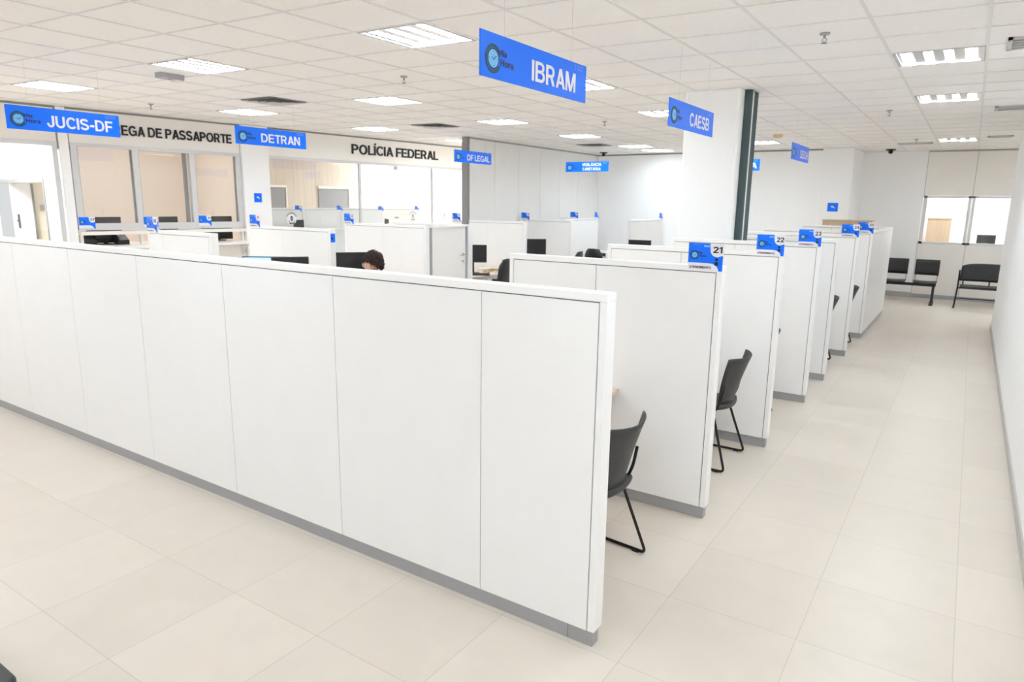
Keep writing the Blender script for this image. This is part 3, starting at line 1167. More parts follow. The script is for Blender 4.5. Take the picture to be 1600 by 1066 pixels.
# ------------------------------------------------------------------ number plates
def number_plate(num, label, O, u, W=0.213, H=0.165, detail=True, numcol=None):
    u = Vector(u)
    t = thing('number_plate', label, 'number plate', O, 0, 'blue and white number plates')
    A = Art((0, 0, 0), u, (0, 0, 1))
    A.slab([(0, 0), (W, 0), (W, H), (0, H)], -0.004, 0, 0)
    A.build('plate', M_WHITE, t)
    A = Art((0, 0, 0), u, (0, 0, 1))
    # blue field: top left, curving down to the lower right corner
    zb = H * 0.275
    pts = [(0, zb), (W * 0.62, zb)]
    for q in range(1, 7):
        a = math.radians(90 - 15 * q)
        pts.append((W * 0.62 + W * 0.27 * math.cos(a), zb * math.sin(a)))
    pts += [(W, 0), (W, H * 0.56)]
    for q in range(0, 9):
        a = math.radians(-58 - q * 15.2)
        pts.append((W * 0.83 + W * 0.2 * math.cos(a), H * 0.775 + H * 0.265 * math.sin(a)))
    pts += [(W * 0.62, H), (0, H)]
    A.poly(pts, 0.001, 0)
    A.build('blue_field', M_BLUE, t)
    A = Art((0, 0, 0), u, (0, 0, 1))
    A.text(num, W * 0.71, W * 0.97, H * 0.66, H * 0.23, 0.0018, 0, 0.02)
    A.build('number', numcol or M_INK, t)
    A = Art((0, 0, 0), u, (0, 0, 1))
    logo(A, W * 0.185, H * 0.56, H * 0.165, 0.0018)
    A.build('logo', LOGO_MATS, t)
    if detail:
        A = Art((0, 0, 0), u, (0, 0, 1))
        A.text('ATENDIMENTO', W * 0.05, W * 0.68, H * 0.075, H * 0.085, 0.0018, 0, 0.008)
        A.build('caption', M_INK, t)
        A = Art((0, 0, 0), u, (0, 0, 1))
        A.disk(W * 0.82, H * 0.42, H * 0.055, 0.002, 0, n=14)
        A.poly(rrect(W * 0.77, H * 0.2, W * 0.87, H * 0.34, H * 0.03), 0.002, 0)
        A.build('person_icon', M_NAVY, t)
        A = Art((0, 0, 0), u, (0, 0, 1))
        A.poly(rrect(W * 0.44, H * 0.86, W * 0.63, H * 0.93, H * 0.03), 0.002, 0)
        for q in range(6):
            A.disk(W * (0.16 + 0.035 * q), H * 0.94, H * 0.012, 0.002, 0, n=6)
        A.build('pale_tag', M_PALE, t)
    return t


for (y, num) in ((4.108, '21'), (5.722, '22'), (7.333, '23'), (10.045, '24'), (11.622, '25')):
    number_plate(num, 'blue and white number plate reading %s' % num, (-1.422, y - 0.0065, 1.607), (1, 0, 0))
MP = [
    ('11', (-8.215, 5.8935, 1.615), 'number plate on the left divider below the small square blue wall sign'),
    ('12', (-8.42, 7.7935, 1.615), 'number plate on the divider behind the seated person'),
    ('13', (-8.70, 10.9235, 1.605), 'number plate just right of the grey wall end post, above the keyboard desk'),
    ('14', (-8.28, 12.8335, 1.61), 'number plate on the divider farthest along the left row'),
]
for num, O, lab in MP:
    number_plate(num, lab, O, (1, 0, 0), numcol=M_REDINK if num in ('11', '12', '14') else None)
number_plate('15', 'tiny far number plate seen against the grey panelled wall', (-8.02, 14.5935, 1.62), (1, 0, 0), detail=False)
number_plate('16', 'tiny far number plate at the end of the bright white divider in the back corner', (-7.6935, 15.23, 1.615), (0, 1, 0), detail=False)
number_plate('17', 'tiny far number plate on the lone divider before the plain back wall', (-6.3935, 16.15, 1.615), (0, 1, 0), detail=False)


def wplate(num, s, z, d, label, W=0.213, H=0.165):
    t = number_plate(num, label, (0, 0, 0), (1, 0, 0), W, H, detail=False)
    # the printed face looks along -y in its own frame: turn it to face the hall
    t.matrix_world = Matrix.Translation(wp(s, d, z)) @ Matrix.Rotation(math.atan2(TY, TX), 4, 'Z')
    return t


wplate('07', 0.765, 1.53, 0.022, 'number plate at the left end of the collection window, beside a monitor')
wplate('09', 1.665, 1.53, 0.022, 'number plate on the middle collection window, right of the window post')
wplate('10', 2.53, 1.54, 0.022, 'number plate on the right collection window, left of a dark monitor')
number_plate('08', 'number plate standing on the left end of the divider before the collection windows', (-7.71, 4.1935, 1.61), (1, 0, 0))

# small square pictogram signs
for (lab, M4) in (('small square blue pictogram sign on the white wall post at the left', WM @ Matrix(((1, 0, 0, 3.52), (0, -1, 0, 0.062), (0, 0, 1, 1.935), (0, 0, 0, 1)))),
                  ('small square blue pictogram sign on the pillar at the back', Matrix.Translation((-2.655, 16.398, 1.89)))):
    t = thing('wall_sign', lab, 'sign', group='square blue pictogram signs')
    flip = 'post' in lab
    t.matrix_world = Matrix.Translation(wp(3.52, 0.0615, 1.93)) @ Matrix.Rotation(math.atan2(TY, TX), 4, 'Z') if flip else M4
    W_ = 0.145 if flip else 0.21
    H_ = 0.155 if flip else 0.185
    A = Art((0, 0, 0), (1, 0, 0), (0, 0, 1))
    A.slab([(0, 0), (W_, 0), (W_, H_), (0, H_)], -0.001, 0.004, 0)
    A.build('board', M_BLUE, t)
    A = Art((0, 0, 0), (1, 0, 0), (0, 0, 1))
    cx, cy = W_ / 2, H_ * 0.5
    A.poly([(cx - W_ * .2, cy + H_ * .12), (cx - W_ * .02, cy + H_ * .16), (cx + W_ * .22, cy - H_ * .08), (cx + W_ * .14, cy - H_ * .14), (cx + W_ * .03, cy - H_ * .02), (cx - W_ * .12, cy - H_ * .02)], 0.005, 0)
    A.build('pictogram', M_WHITE, t)

t = thing('door_sign', 'tiny bright blue sticker on the end of the divider below the square wall sign', 'sign', (-6.6375, 5.908, 1.47))
A = Art((0, 0, 0), (0, 1, 0), (0, 0, 1))
A.slab([(0, 0), (0.072, 0), (0.072, 0.11), (0, 0.11)], -0.0025, 0.001, 0)
A.build('board', M_BLUE, t)
A = Art((0, 0, 0), (0, 1, 0), (0, 0, 1))
A.disk(0.024, 0.05, 0.014, 0.002, 0, n=16)
A.build('pictogram', M_INK, t)

# ------------------------------------------------------------------ fascia lettering and glass emblems
for body, s0, s1, z0, cap, lab in (('ENTREGA DE PASSAPORTE', 1.045, 3.20, 2.895, 0.145, 'black raised lettering on the fascia over the collection windows'),
                                   ('POL\u00cdCIA FEDERAL', 5.68, 8.03, 2.882, 0.185, 'black raised lettering on the fascia over the glass shopfront')):
    A = Art((0, 0, 0), (1, 0, 0), (0, 0, 1))
    A.text(body, 0, s1 - s0, 0, cap, 0.0, 0, 0.03, 0.012)
    o = A.build('fascia_lettering', M_INK)
    o.matrix_world = Matrix.Translation(wp(s0, 0.001, z0)) @ Matrix.Rotation(math.atan2(TY, TX), 4, 'Z')
    tag(o, lab, 'lettering')
for k, (s, z, sc, mm) in enumerate(((4.29, 1.635, 0.11, M_INK), (7.28, 1.66, 0.10, M_GREYINK), (8.235, 1.66, 0.105, M_GREYINK))):
    A = Art((0, 0, 0), (1, 0, 0), (0, 0, 1))
    if k == 0:
        A.disk(0, 0, sc * 0.92, 0.0, 1, n=28)
    for q in range(9):
        a0 = 25 + q * 15
        A.ring(0, 0, sc * 0.86, sc * 1.05, 0.001, 0, a0, a0 + 9, 2)
    A.poly([(-sc * .26, sc * .32), (0, sc * .5), (sc * .26, sc * .32), (sc * .24, -sc * .12), (0, -sc * .42), (-sc * .24, -sc * .12)], 0.001, 0)
    A.ring(0, -sc * .1, sc * .55, sc * .66, 0.001, 0, 200, 340, 12)
    A.poly([(-sc * .5, -sc * .82), (sc * .5, -sc * .82), (sc * .5, -sc * .7), (-sc * .5, -sc * .7)], 0.001, 0)
    for q in range(5):
        a = math.radians(90 + q * 72)
        A.disk(sc * .14 * math.cos(a), sc * .06 + sc * .14 * math.sin(a), sc * .06, 0.0016, 1, n=8)
    o = A.build('glass_emblem', [mm, M_WHITE])
    o.matrix_world = Matrix.Translation(wp(s, -0.018, z)) @ Matrix.Rotation(math.atan2(TY, TX), 4, 'Z')
    tag(o, ['black round shield emblem with white ground on the glass, left of a small monitor', 'grey round shield emblem on the glass door of the shopfront', 'grey round shield emblem on the rightmost glass pane of the shopfront'][k], 'emblem', 'shield emblems on the glass')

# ------------------------------------------------------------------ counters at the collection windows
t = thing('service_counter', 'white counter shelf with brackets under the collection windows', 'counter')
t.matrix_world = WM @ Matrix.Translation((0.76, 0, 1.2))
b = MB()
b.box(0, -0.7, 0.03, 2.575, 0.30, 0.07)
b.build('counter_top', M_LAMEDGE, t, None, 0.004)
b = MB()
b.box(0, -0.08, 0.235, 2.575, 0.10, 0.285)
b.build('upper_ledge', M_FASCIA, t, None, 0.003)
for x in (0.06, 1.27, 2.5):
    b = MB()
    b.box(x, 0.0, -0.16, x + 0.02, 0.02, 0.03)
    b.tube([(x + 0.01, 0.01, -0.15), (x + 0.01, 0.24, 0.028)], 0.008, 6)
    b.build('bracket', M_ALU, t)
for x in (0.01, 0.85, 2.52):
    b = MB()
    b.box(x, -0.06, 0.07, x + 0.04, 0.0, 0.235)
    b.build('upright', M_FASCIA, t)


# ------------------------------------------------------------------ desks, monitors, keyboards
def make_monitor(label, loc, rz, w=0.5, h=0.30, zs=0.14, lit=False, group='desk monitors'):
    """faces -y in its own frame; loc on the desk top"""
    t = thing('monitor', label, 'monitor', loc, rz, group)
    b = MB()
    b.box(-w / 2, -0.012, zs, w / 2, 0.018, zs + h)
    b.prism([(-w * .3, zs + h * .15), (w * .3, zs + h * .15), (w * .3, zs + h * .8), (-w * .3, zs + h * .8)], 0.018, 0.045, 0, 'xz')
    b.build('casing', M_BLACK, t, None, 0.004)
    b = MB()
    b.box(-w / 2 + 0.012, -0.0135, zs + 0.02, w / 2 - 0.012, -0.0115, zs + h - 0.012)
    b.build('screen', M_LIT if lit else M_SCREEN, t)
    b = MB()
    b.prism([(-0.03, 0.0), (0.03, 0.0), (0.025, zs + 0.1), (-0.025, zs + 0.1)], 0.02, 0.04, 0, 'xz')
    b.build('stand', M_BLACK, t)
    b = MB()
    b.prism(rrect(-0.12, -0.08, 0.12, 0.1, 0.03), 0, 0.012)
    b.build('base', M_BLACK, t)
    return t


def make_keyboard(label, loc, rz):
    t = thing('keyboard', label, 'keyboard', loc, rz)
    b = MB()
    b.prism([(-0.075, 0.0), (0.075, 0.0), (0.075, 0.026), (-0.075, 0.012)], -0.22, 0.22, 0, 'yz')
    b.build('keyboard_body', M_BLACK, t)
    b = MB()
    for r_ in range(5):
        for c in range(15):
            x, y = -0.205 + c * 0.0278, -0.058 + r_ * 0.025
            z = 0.0125 + (y + 0.075) / 0.15 * 0.014
            b.box(x, y, z, x + 0.022, y + 0.019, z + 0.006)
    b.build('keys', M_SHELL, t)
    return t


def make_desk(label, x0, x1, y0, y1, z=0.75, group='light wood booth desks', legs=False):
    t = thing('booth_desk', label, 'desk', ((x0 + x1) / 2, (y0 + y1) / 2, 0), 0, group)
    hx, hy = (x1 - x0) / 2, (y1 - y0) / 2
    b = MB()
    b.prism(rrect(-hx, -hy, hx, hy, 0.005), z - 0.028, z)
    b.build('desk_top', M_WOOD, t, None, 0.003)
    for x in ((-hx + 0.06, hx - 0.12) if legs else ()):
        b = MB()
        b.box(x, -hy + 0.08, 0, x + 0.05, -hy + 0.12, z - 0.028)
        b.box(x, hy - 0.12, 0, x + 0.05, hy - 0.08, z - 0.028)
        b.box(x, -hy + 0.08, z - 0.08, x + 0.05, hy - 0.08, z - 0.028)
        b.build('leg', M_ALU, t)
    for (x, y) in () if legs else ((-hx + 0.1, -hy), (-hx + 0.1, hy - 0.03), (hx - 0.14, -hy), (hx - 0.14, hy - 0.03)):
        b = MB()
        b.box(x, y, z - 0.19, x + 0.04, y + 0.03, z - 0.028)
        b.prism([(x - 0.06, z - 0.028), (x + 0.1, z - 0.028), (x + 0.1, z - 0.045), (x + 0.04, z - 0.16), (x + 0.03, z - 0.16), (x - 0.06, z - 0.045)], y + 0.012, y + 0.018, 0, 'xz')
        b.build('bracket', M_ALU, t)
    return t


# customer side of the numbered booths
for y0, y1, lab in ((2.614, 4.106, 'light wood desk between the foreground divider and the one numbered 21'), (4.195, 5.72, 'light wood desk between the dividers numbered 21 and 22'),
                    (5.809, 7.331, 'light wood desk between the dividers numbered 22 and 23'), (8.528, 10.043, 'light wood desk before the divider numbered 24'), (10.132, 11.62, 'light wood desk before the divider numbered 25')):
    make_desk(lab, -2.75, -1.84, y0, y1, 0.775)
# left row
LD = [(4.29, 5.898, 'light wood desk behind the first left divider, under the lit monitor'), (5.99, 7.79, 'light wood desk in front of the seated person'),
      (8.90, 10.92, 'light wood desk with a keyboard beside the half door'), (11.02, 12.83, 'light wood desk under the second far monitor')]
for y0, y1, lab in LD:
    make_desk(lab, -7.85, -6.88 if y0 > 8.5 else (-6.38 if y0 < 5 else -6.75), y0, y1, 0.75, legs=True)
make_desk('light wood desk near the back wall carrying the printer', -7.62, -6.55, 13.75, 14.45, 0.75, legs=True)

make_monitor('dark monitor turned towards the seated person', (-7.33, 6.95, 0.75), math.radians(52), 0.52, 0.31, 0.20)
make_monitor('dark monitor on the desk with the keyboard, right of the half door', (-7.27, 9.70, 0.75), math.radians(35), 0.50, 0.31, 0.19)
make_monitor('dark monitor behind the second far booth divider, above the foreground row', (-7.25, 11.7, 0.75), math.radians(45), 0.52, 0.31, 0.22)
make_monitor('monitor with a lit pale blue screen seen over the foreground divider', (-7.06, 5.25, 0.75), math.radians(38), 0.54, 0.34, 0.22, lit=True)
make_monitor('dark monitor right of the lit pale blue screen', (-6.57, 5.22, 0.75), math.radians(55), 0.42, 0.30, 0.285)
make_monitor('dark monitor peeking over the divider numbered 22, near the back wall', (-6.0, 14.1, 0.75), math.radians(10), 0.5, 0.3, 0.17)
make_desk('light wood desk by the lone divider near the back wall', -6.35, -5.3, 13.75, 14.5, 0.75, legs=True)
make_keyboard('black keyboard on the light wood desk beside the half door', (-7.02, 9.5, 0.75), math.radians(40))
t = thing('computer_mouse', 'black mouse on the light wood desk right of the keyboard', 'mouse', (-6.98, 10.25, 0.75), 0.6)
b = MB()
b.lathe([(0.0, 0), (0.036, 0), (0.04, 0.01), (0.032, 0.026), (0.015, 0.035), (0.0, 0.036)], seg=16)
b.v = [(x * 0.8, y * 1.4, z) for x, y, z in b.v]
b.build('mouse_body', M_BLACK, t)
b = MB()
b.tube([(0, 0.03, 0.03), (0, 0.045, 0.026)], 0.005, 8)
b.build('scroll_wheel', M_GREYPLASTIC, t)
# papers and cables behind the keyboard
o = MB()
for k in range(6):
    o.box(-0.11 + k * 0.004, -0.15, k * 0.006, 0.11 + k * 0.004, 0.15, k * 0.006 + 0.005)
o = o.build('paper_stack', M_PAPER)
o.location = (-7.38, 10.28, 0.75)
tag(o, 'small stack of papers on the desk behind the keyboard', 'papers')
b = MB()
random.seed(3)
pts = []
for k in range(40):
    a = k * 0.5
    pts.append((0.10 * math.cos(a) * (1 - k / 90), 0.14 * math.sin(a * 1.3), 0.006 + 0.05 * abs(math.sin(a * 0.7))))
b.tube(pts, 0.005, 6)
o = b.build('cable', M_CABLE)
o.location = (-7.10, 10.02, 0.75)
tag(o, 'tangle of yellowish cable on the desk behind the keyboard', 'cable')

# monitors on the collection counter, seen through and below the glass
for s, w, lab in ((1.22, 0.50, 'monitor behind the left collection window, right of its number plate'), (2.2, 0.30, 'monitor behind the middle collection window'), (3.02, 0.55, 'monitor behind the right collection window beside its number plate')):
    t = make_monitor(lab, (0, 0, 0), 0, w, 0.395, 0.02, group='monitors behind the collection windows')
    t.matrix_world = Matrix.Translation(wp(s, -0.35, 1.27)) @ Matrix.Rotation(math.atan2(TY, TX) + math.pi, 4, 'Z')
for s, d, w, h, lab in ((0.88, -0.22, 0.30, 0.15, 'black telephone on the counter under the left collection window'), (1.40, -0.2, 0.16, 0.17, 'black card reader on the counter beside the left window post')):
    t = thing('desk_telephone' if 'tele' in lab else 'card_reader', lab, 'telephone' if 'tele' in lab else 'card reader')
    t.matrix_world = Matrix.Translation(wp(s, d, 1.27)) @ Matrix.Rotation(math.atan2(TY, TX), 4, 'Z')
    b = MB()
    b.prism([(-0.09, 0), (0.09, 0), (0.09, h), (-0.09, h * 0.4)], -w / 2, w / 2, 0, 'yz')
    b.build('body', M_BLACK, t)
    b = MB()
    b.tube([(-w * .3, -0.05, h * .75), (-w * .3, 0.05, h * 1.05)], 0.018, 8)
    b.build('handset' if 'tele' in lab else 'slot', M_GREYPLASTIC, t)

# printer
t = thing('printer', 'white desktop printer with a dark side on the far desk', 'printer', (-6.95, 13.98, 0.75), 0.2)
b = MB()
b.prism(rrect(-0.24, -0.18, 0.24, 0.18, 0.03), 0, 0.17)
b.build('printer_body', M_PRINTER, t, None, 0.006)
b = MB()
b.prism(rrect(-0.22, -0.16, 0.2, 0.16, 0.03), 0.17, 0.2)
b.build('scanner_lid', M_PRINTER, t, None, 0.004)
b = MB()
b.box(0.12, -0.20, 0.09, 0.23, -0.18, 0.16)
b.build('control_panel', M_BLACK, t)
b = MB()
b.box(-0.14, -0.24, 0.03, 0.1, -0.18, 0.04)
b.build('paper_tray', M_GREYPLASTIC, t)


# ------------------------------------------------------------------ visitor chairs
def make_visitor_chair():
    t = thing('visitor_chair', '', 'chair')

    def back(u, v):
        q = u * 2 - 1
        w = (0.205 + 0.03 * v) * (1 - 0.12 * (1 - v) ** 3)
        top = 0.372 + 0.018 * q * q
        edge = abs(q) ** 6
        vv = 0.03 * edge * (1 - v) + v * (1 - 0.03 * edge)
        return (0.205 + 0.085 * v + 0.03 * v * v - 0.085 * q * q * (0.6 + 0.5 * v), w * q, 0.495 + top * vv)
    b = MB()
    b.sheet(back, 16, 10, 0.011)
    b.build('backrest', M_SHELL, t)

    def seat(u, v):
        q = u * 2 - 1
        p = v * 2 - 1
        # square grid turned to a rounded square
        x = p * math.sqrt(1 - 0.30 * q * q) * 0.235 - 0.01
        y = q * math.sqrt(1 - 0.30 * p * p) * 0.255
        return (x, y, 0.452 + 0.012 * q * q - 0.03 * max(0, -p) ** 3 + 0.02 * max(0, p) ** 2)
    b = MB()
    b.sheet(seat, 12, 12, 0.018)
    b.build('seat', M_SHELL, t)
    for s in (-1, 1):
        def rounded(P, r=0.035):
            out = [Vector(P[0])]
            for a, c, d in zip(P[:-2], P[1:-1], P[2:]):
                a, c, d = Vector(a), Vector(c), Vector(d)
                e0, e1 = (a - c).normalized() * r, (d - c).normalized() * r
                for k in range(5):
                    f = k / 4
                    out.append((c + e0) * (1 - f) ** 2 + c * 2 * f * (1 - f) + (c + e1) * f ** 2)
            out.append(Vector(P[-1]))
            return out
        b = MB()
        b.tube(rounded([(-0.05, s * 0.17, 0.432), (0.13, s * 0.20, 0.435), (0.265, s * 0.275, 0.012), (-0.24, s * 0.275, 0.012), (-0.13, s * 0.20, 0.43), (-0.05, s * 0.17, 0.432)]), 0.0095, 8)
        leg = b.build('leg', M_METALBLK, t)
        for x in (0.2, -0.18):
            f = MB()
            f.box(x - 0.02, s * 0.275 - 0.011, 0, x + 0.02, s * 0.275 + 0.011, 0.012)
            f.build('foot_glide', M_BLACK, leg)
        b = MB()
        b.tube(rounded([(0.02, s * 0.20, 0.437), (0.145, s * 0.218, 0.447), (0.186, s * 0.219, 0.55), (0.205, s * 0.219, 0.665)]), 0.0095, 8)
        b.build('back_support', M_METALBLK, t)
    return t


GC = 'black visitor chairs at the booths'
VC = [(-1.635, 3.225, 'black plastic sled-base chair nearest the camera, behind the end of the foreground divider', -0.10),
      (-1.60, 5.235, 'black plastic sled-base chair beside the divider numbered 21', 0.0),
      (-1.67, 6.50, 'black chair almost hidden behind the divider numbered 22, one corner showing', 0.0),
      (-1.60, 9.42, 'black chair tip showing beside the divider numbered 24', 0.0),
      (-1.55, 10.86, 'black chair tip showing beside the divider numbered 25', 0.0)]
C0 = make_visitor_chair()
for k, (x, y, lab, rz) in enumerate(VC):
    if k == 0:
        C0.location = (x, y, 0)
        C0.rotation_euler = (0, 0, rz)
        tag(C0, lab, 'chair', GC)
    else:
        dup(C0, (x, y, 0), rz, lab, GC)


# ------------------------------------------------------------------ office chairs
def make_office_chair():
    t = thing('office_chair', '', 'chair')

    def back(u, v):
        q = u * 2 - 1
        w = 0.23 * math.sqrt(max(0.02, 1 - 0.55 * max(0, v * 2 - 1) ** 4)) * (0.9 + 0.1 * math.sin(math.pi * v))
        return (w * q, 0.22 + 0.09 * v + 0.03 * math.sin(math.pi * v) - 0.05 * q * q, 0.50 + 0.58 * v - 0.03 * q * q * v * v)
    b = MB()
    b.sheet(back, 12, 14, 0.075)
    b.build('backrest', M_LEATHER, t)

    def seat(u, v):
        q, p = u * 2 - 1, v * 2 - 1
        return (q * math.sqrt(1 - 0.3 * p * p) * 0.27, p * math.sqrt(1 - 0.3 * q * q) * 0.26, 0.47 + 0.01 * q * q - 0.03 * max(0, -p) ** 3)
    b = MB()
    b.sheet(seat, 12, 12, 0.09)
    b.build('seat', M_LEATHER, t)
    for s in (-1, 1):
        b = MB()
        b.tube([(s * 0.22, 0.1, 0.44), (s * 0.30, 0.1, 0.46), (s * 0.31, 0.08, 0.62), (s * 0.31, 0.05, 0.66)], 0.014)
        b.tube([(s * 0.31, 0.16, 0.665), (s * 0.31, -0.12, 0.67)], [0.024, 0.026], 10)
        b.build('armrest', M_BLACK, t)
    b = MB()
    b.lathe([(0.028, 0.10), (0.028, 0.26), (0.02, 0.26), (0.02, 0.42)])
    b.build('gas_column', M_METALBLK, t)
    b = MB()
    b.tube([(0, 0.1, 0.43), (0, 0.27, 0.44), (0, 0.29, 0.52), (0, 0.31, 0.72)], 0.02)
    b.build('back_bar', M_BLACK, t)
    b = MB()
    for k in range(5):
        a = 2 * math.pi * k / 5 + 0.3
        b.tube([(0, 0, 0.12), (0.28 * math.cos(a), 0.28 * math.sin(a), 0.075)], [0.03, 0.018], 8)
    base = b.build('star_base', M_BLACK, t)
    for k in range(5):
        a = 2 * math.pi * k / 5 + 0.3
        c = MB()
        x, y = 0.28 * math.cos(a), 0.28 * math.sin(a)
        c.lathe([(0.0, -0.02), (0.028, -0.02), (0.028, 0.02), (0.0, 0.02)])
        c.v = [(x + p[0] * math.cos(a) - p[2] * math.sin(a), y + p[0] * math.sin(a) + p[2] * math.cos(a), 0.028 + p[1]) for p in c.v]
        c.tube([(x, y, 0.03), (x, y, 0.08)], 0.01, 6)
        c.build('caster', M_BLACK, base)
    return t


GO = 'black office chairs'
OC = [(-6.60, 9.33, 0.0, math.radians(-80), 'black leather office chair at the desk with the keyboard'),
      (-6.04, 6.15, 0.0, math.radians(-62), 'black office chair with a person sitting in it'),
      (-6.52, 11.70, 0.0, math.radians(-75), 'black office chair top showing left of the printer, just above the divider'),
      (-6.34, 12.98, 0.09, math.radians(165), 'black glossy leather office chair right of the printer')]
O0 = make_office_chair()
for k, (x, y, dz, rz, lab) in enumerate(OC):
    if k == 0:
        O0.location = (x, y, 0)
        O0.rotation_euler = (0, 0, rz)
        tag(O0, lab, 'chair', GO)
    else:
        dup(O0, (x, y, 0), rz, lab, GO)


# ------------------------------------------------------------------ benches at the end of the aisle
t = thing('beam_bench', 'black beam bench with separate plastic seats against the end wall, left one', 'bench', (-0.95, 16.95, 0), 0, 'black benches by the end wall')
b = MB()
b.box(-1.7, -0.04, 0.36, 0.48, 0.03, 0.42)
b.build('beam', M_METALBLK, t, None, 0.004)
for x in (-1.465, -0.885, -0.305, 0.275):
    def bk(u, v, x=x):
        q = u * 2 - 1
        return (x + q * 0.225, 0.2 + 0.03 * v + 0.02 * (1 - q * q), 0.58 + 0.33 * v)
    b = MB()
    b.sheet(bk, 8, 4, 0.012)
    b.build('backrest', M_BLACK, t)

    def st(u, v, x=x):
        q, p = u * 2 - 1, v * 2 - 1
        return (x + q * math.sqrt(1 - .25 * p * p) * 0.225, p * math.sqrt(1 - .25 * q * q) * 0.22 - 0.02, 0.45 + 0.015 * q * q - 0.02 * max(0, -p) ** 2)
    b = MB()
    b.sheet(st, 8, 8, 0.014)
    b.build('seat', M_BLACK, t)
    for s in (-1, 1):
        b = MB()
        b.tube([(x + s * 0.20, 0.0, 0.42), (x + s * 0.205, 0.2, 0.46), (x + s * 0.205, 0.215, 0.60)], 0.008, 6)
        b.build('back_support', M_CHROME, t)
for x in (-1.6, 0.44):
    b = MB()
    b.prism([(-0.03, 0.36), (0.03, 0.36), (0.02, 0.03), (-0.10, 0.03)], x - 0.025, x + 0.025, 0, 'yz')
    b.prism([(-0.42, 0.0), (0.18, 0.0), (0.18, 0.025), (0.0, 0.05), (-0.42, 0.03)], x - 0.035, x + 0.035, 0, 'yz')
    b.build('leg', M_METALBLK, t)

t = thing('padded_bench', 'black padded bench with one rounded backrest, partly behind the right wall', 'bench', (0.45, 16.7, 0), 0, 'black benches by the end wall')


def pb(u, v):
    q = u * 2 - 1
    z = 0.53 + (0.36 - 0.06 * abs(q) ** 4) * v
    return (q * (0.52 - 0.02 * v), 0.2 + 0.06 * v, z)


b = MB()
b.sheet(pb, 16, 8, 0.05)
b.build('backrest', M_BLACK, t)
b = MB()
b.prism(rrect(-0.5, -0.26, 0.5, 0.2, 0.04), 0.41, 0.46)
b.build('seat', M_BLACK, t, None, 0.01)
b = MB()
b.box(-0.54, -0.02, 0.385, 0.54, 0.02, 0.41)
b.box(-0.54, -0.15, 0.19, 0.54, -0.125, 0.21)
b.build('rail', M_METALBLK, t)
for s in (-1, 1):
    b = MB()
    b.tube([(s * 0.56, -0.22, 0.0), (s * 0.55, -0.2, 0.05), (s * 0.53, 0.0, 0.42), (s * 0.53, 0.19, 0.5), (s * 0.53, 0.25, 0.74)], 0.016, 8)
    b.tube([(s * 0.53, 0.0, 0.40), (s * 0.55, 0.24, 0.0)], 0.016, 8)
    b.build('leg', M_METALBLK, t)
for x in (-0.45, 0.0, 0.45):
    b = MB()
    b.tube([(x, 0.17, 0.43), (x, 0.21, 0.56)], 0.014, 8)
    b.build('back_post', M_METALBLK, t)

# things in the office behind the end window
t = thing('storage_cabinet', 'pale wood cabinet with two doors inside the office at the end of the aisle', 'cabinet', (-0.66, 20.2, 0))
b = MB()
b.box(-0.26, 0, 0, 0.24, 0.4, 1.73)
b.build('cabinet_body', M_CABWOOD, t)
for x0, x1 in ((-0.255, -0.012), (-0.008, 0.235)):
    b = MB()
    b.box(x0, -0.018, 0.06, x1, 0, 1.70)
    dr = b.build('door', M_CABWOOD, t)
b = MB()
b.box(-0.27, -0.02, 1.73, 0.25, 0.42, 1.755)
b.build('cabinet_top', M_CABWOOD, t)
o = MB()
o.prism(rrect(-0.9, -0.35, 0.9, 0.35, 0.02), -0.03, 0.0)
for x in (-0.8, 0.8):
    o.box(x - 0.03, -0.3, -1.06, x + 0.03, 0.3, -0.03)
o = o.build('office_desk', M_PRINTER)
o.location = (0.75, 19.2, 1.06)
tag(o, 'white desk under the monitor inside the office at the end of the aisle', 'desk')
make_monitor('dark monitor standing inside the office at the end of the aisle', (0.32, 19.1, 1.06), math.pi, 0.36, 0.22, 0.13, group='monitor in the end office')

# wood cabinet inside the far enclosure
t = thing('storage_cabinet', 'pale wood low cabinet rising above the far white enclosure', 'cabinet', (-2.2, 15.35, 0))
b = MB()
b.box(-0.35, 0, 0.05, 0.55, 0.45, 1.71)
b.box(-0.32, 0.02, 0, 0.52, 0.43, 0.05)
b.build('cabinet_body', M_CABWOOD, t)
b = MB()
b.box(-0.36, -0.01, 1.71, 0.56, 0.46, 1.735)
b.build('cabinet_top', M_CABWOOD, t)
for x0, x1 in ((-0.345, 0.098), (0.102, 0.545)):
    b = MB()
    b.box(x0, -0.018, 0.08, x1, 0, 1.69)
    b.build('door', M_CABWOOD, t)

# black seat corner at the bottom left of the picture
t = thing('waiting_bench', 'rounded corner of a black bench seat at the bottom left edge of the picture', 'bench', (-2.735, 0.525, 0))
b = MB()
b.prism(rrect(-0.95, -0.24, 0.30, 0.24, 0.04, 6), 0.395, 0.435)
b.build('seat', M_BLACK, t, None, 0.012)
b = MB()
b.box(-0.95, -0.03, 0.33, 0.2, 0.03, 0.395)
b.build('beam', M_METALBLK, t)
for x in (0.12, -0.85):
    b = MB()
    b.box(x - 0.02, -0.03, 0.03, x + 0.02, 0.03, 0.33)
    b.box(x - 0.025, -0.25, 0, x + 0.025, 0.15, 0.03)
    b.build('leg', M_METALBLK, t)

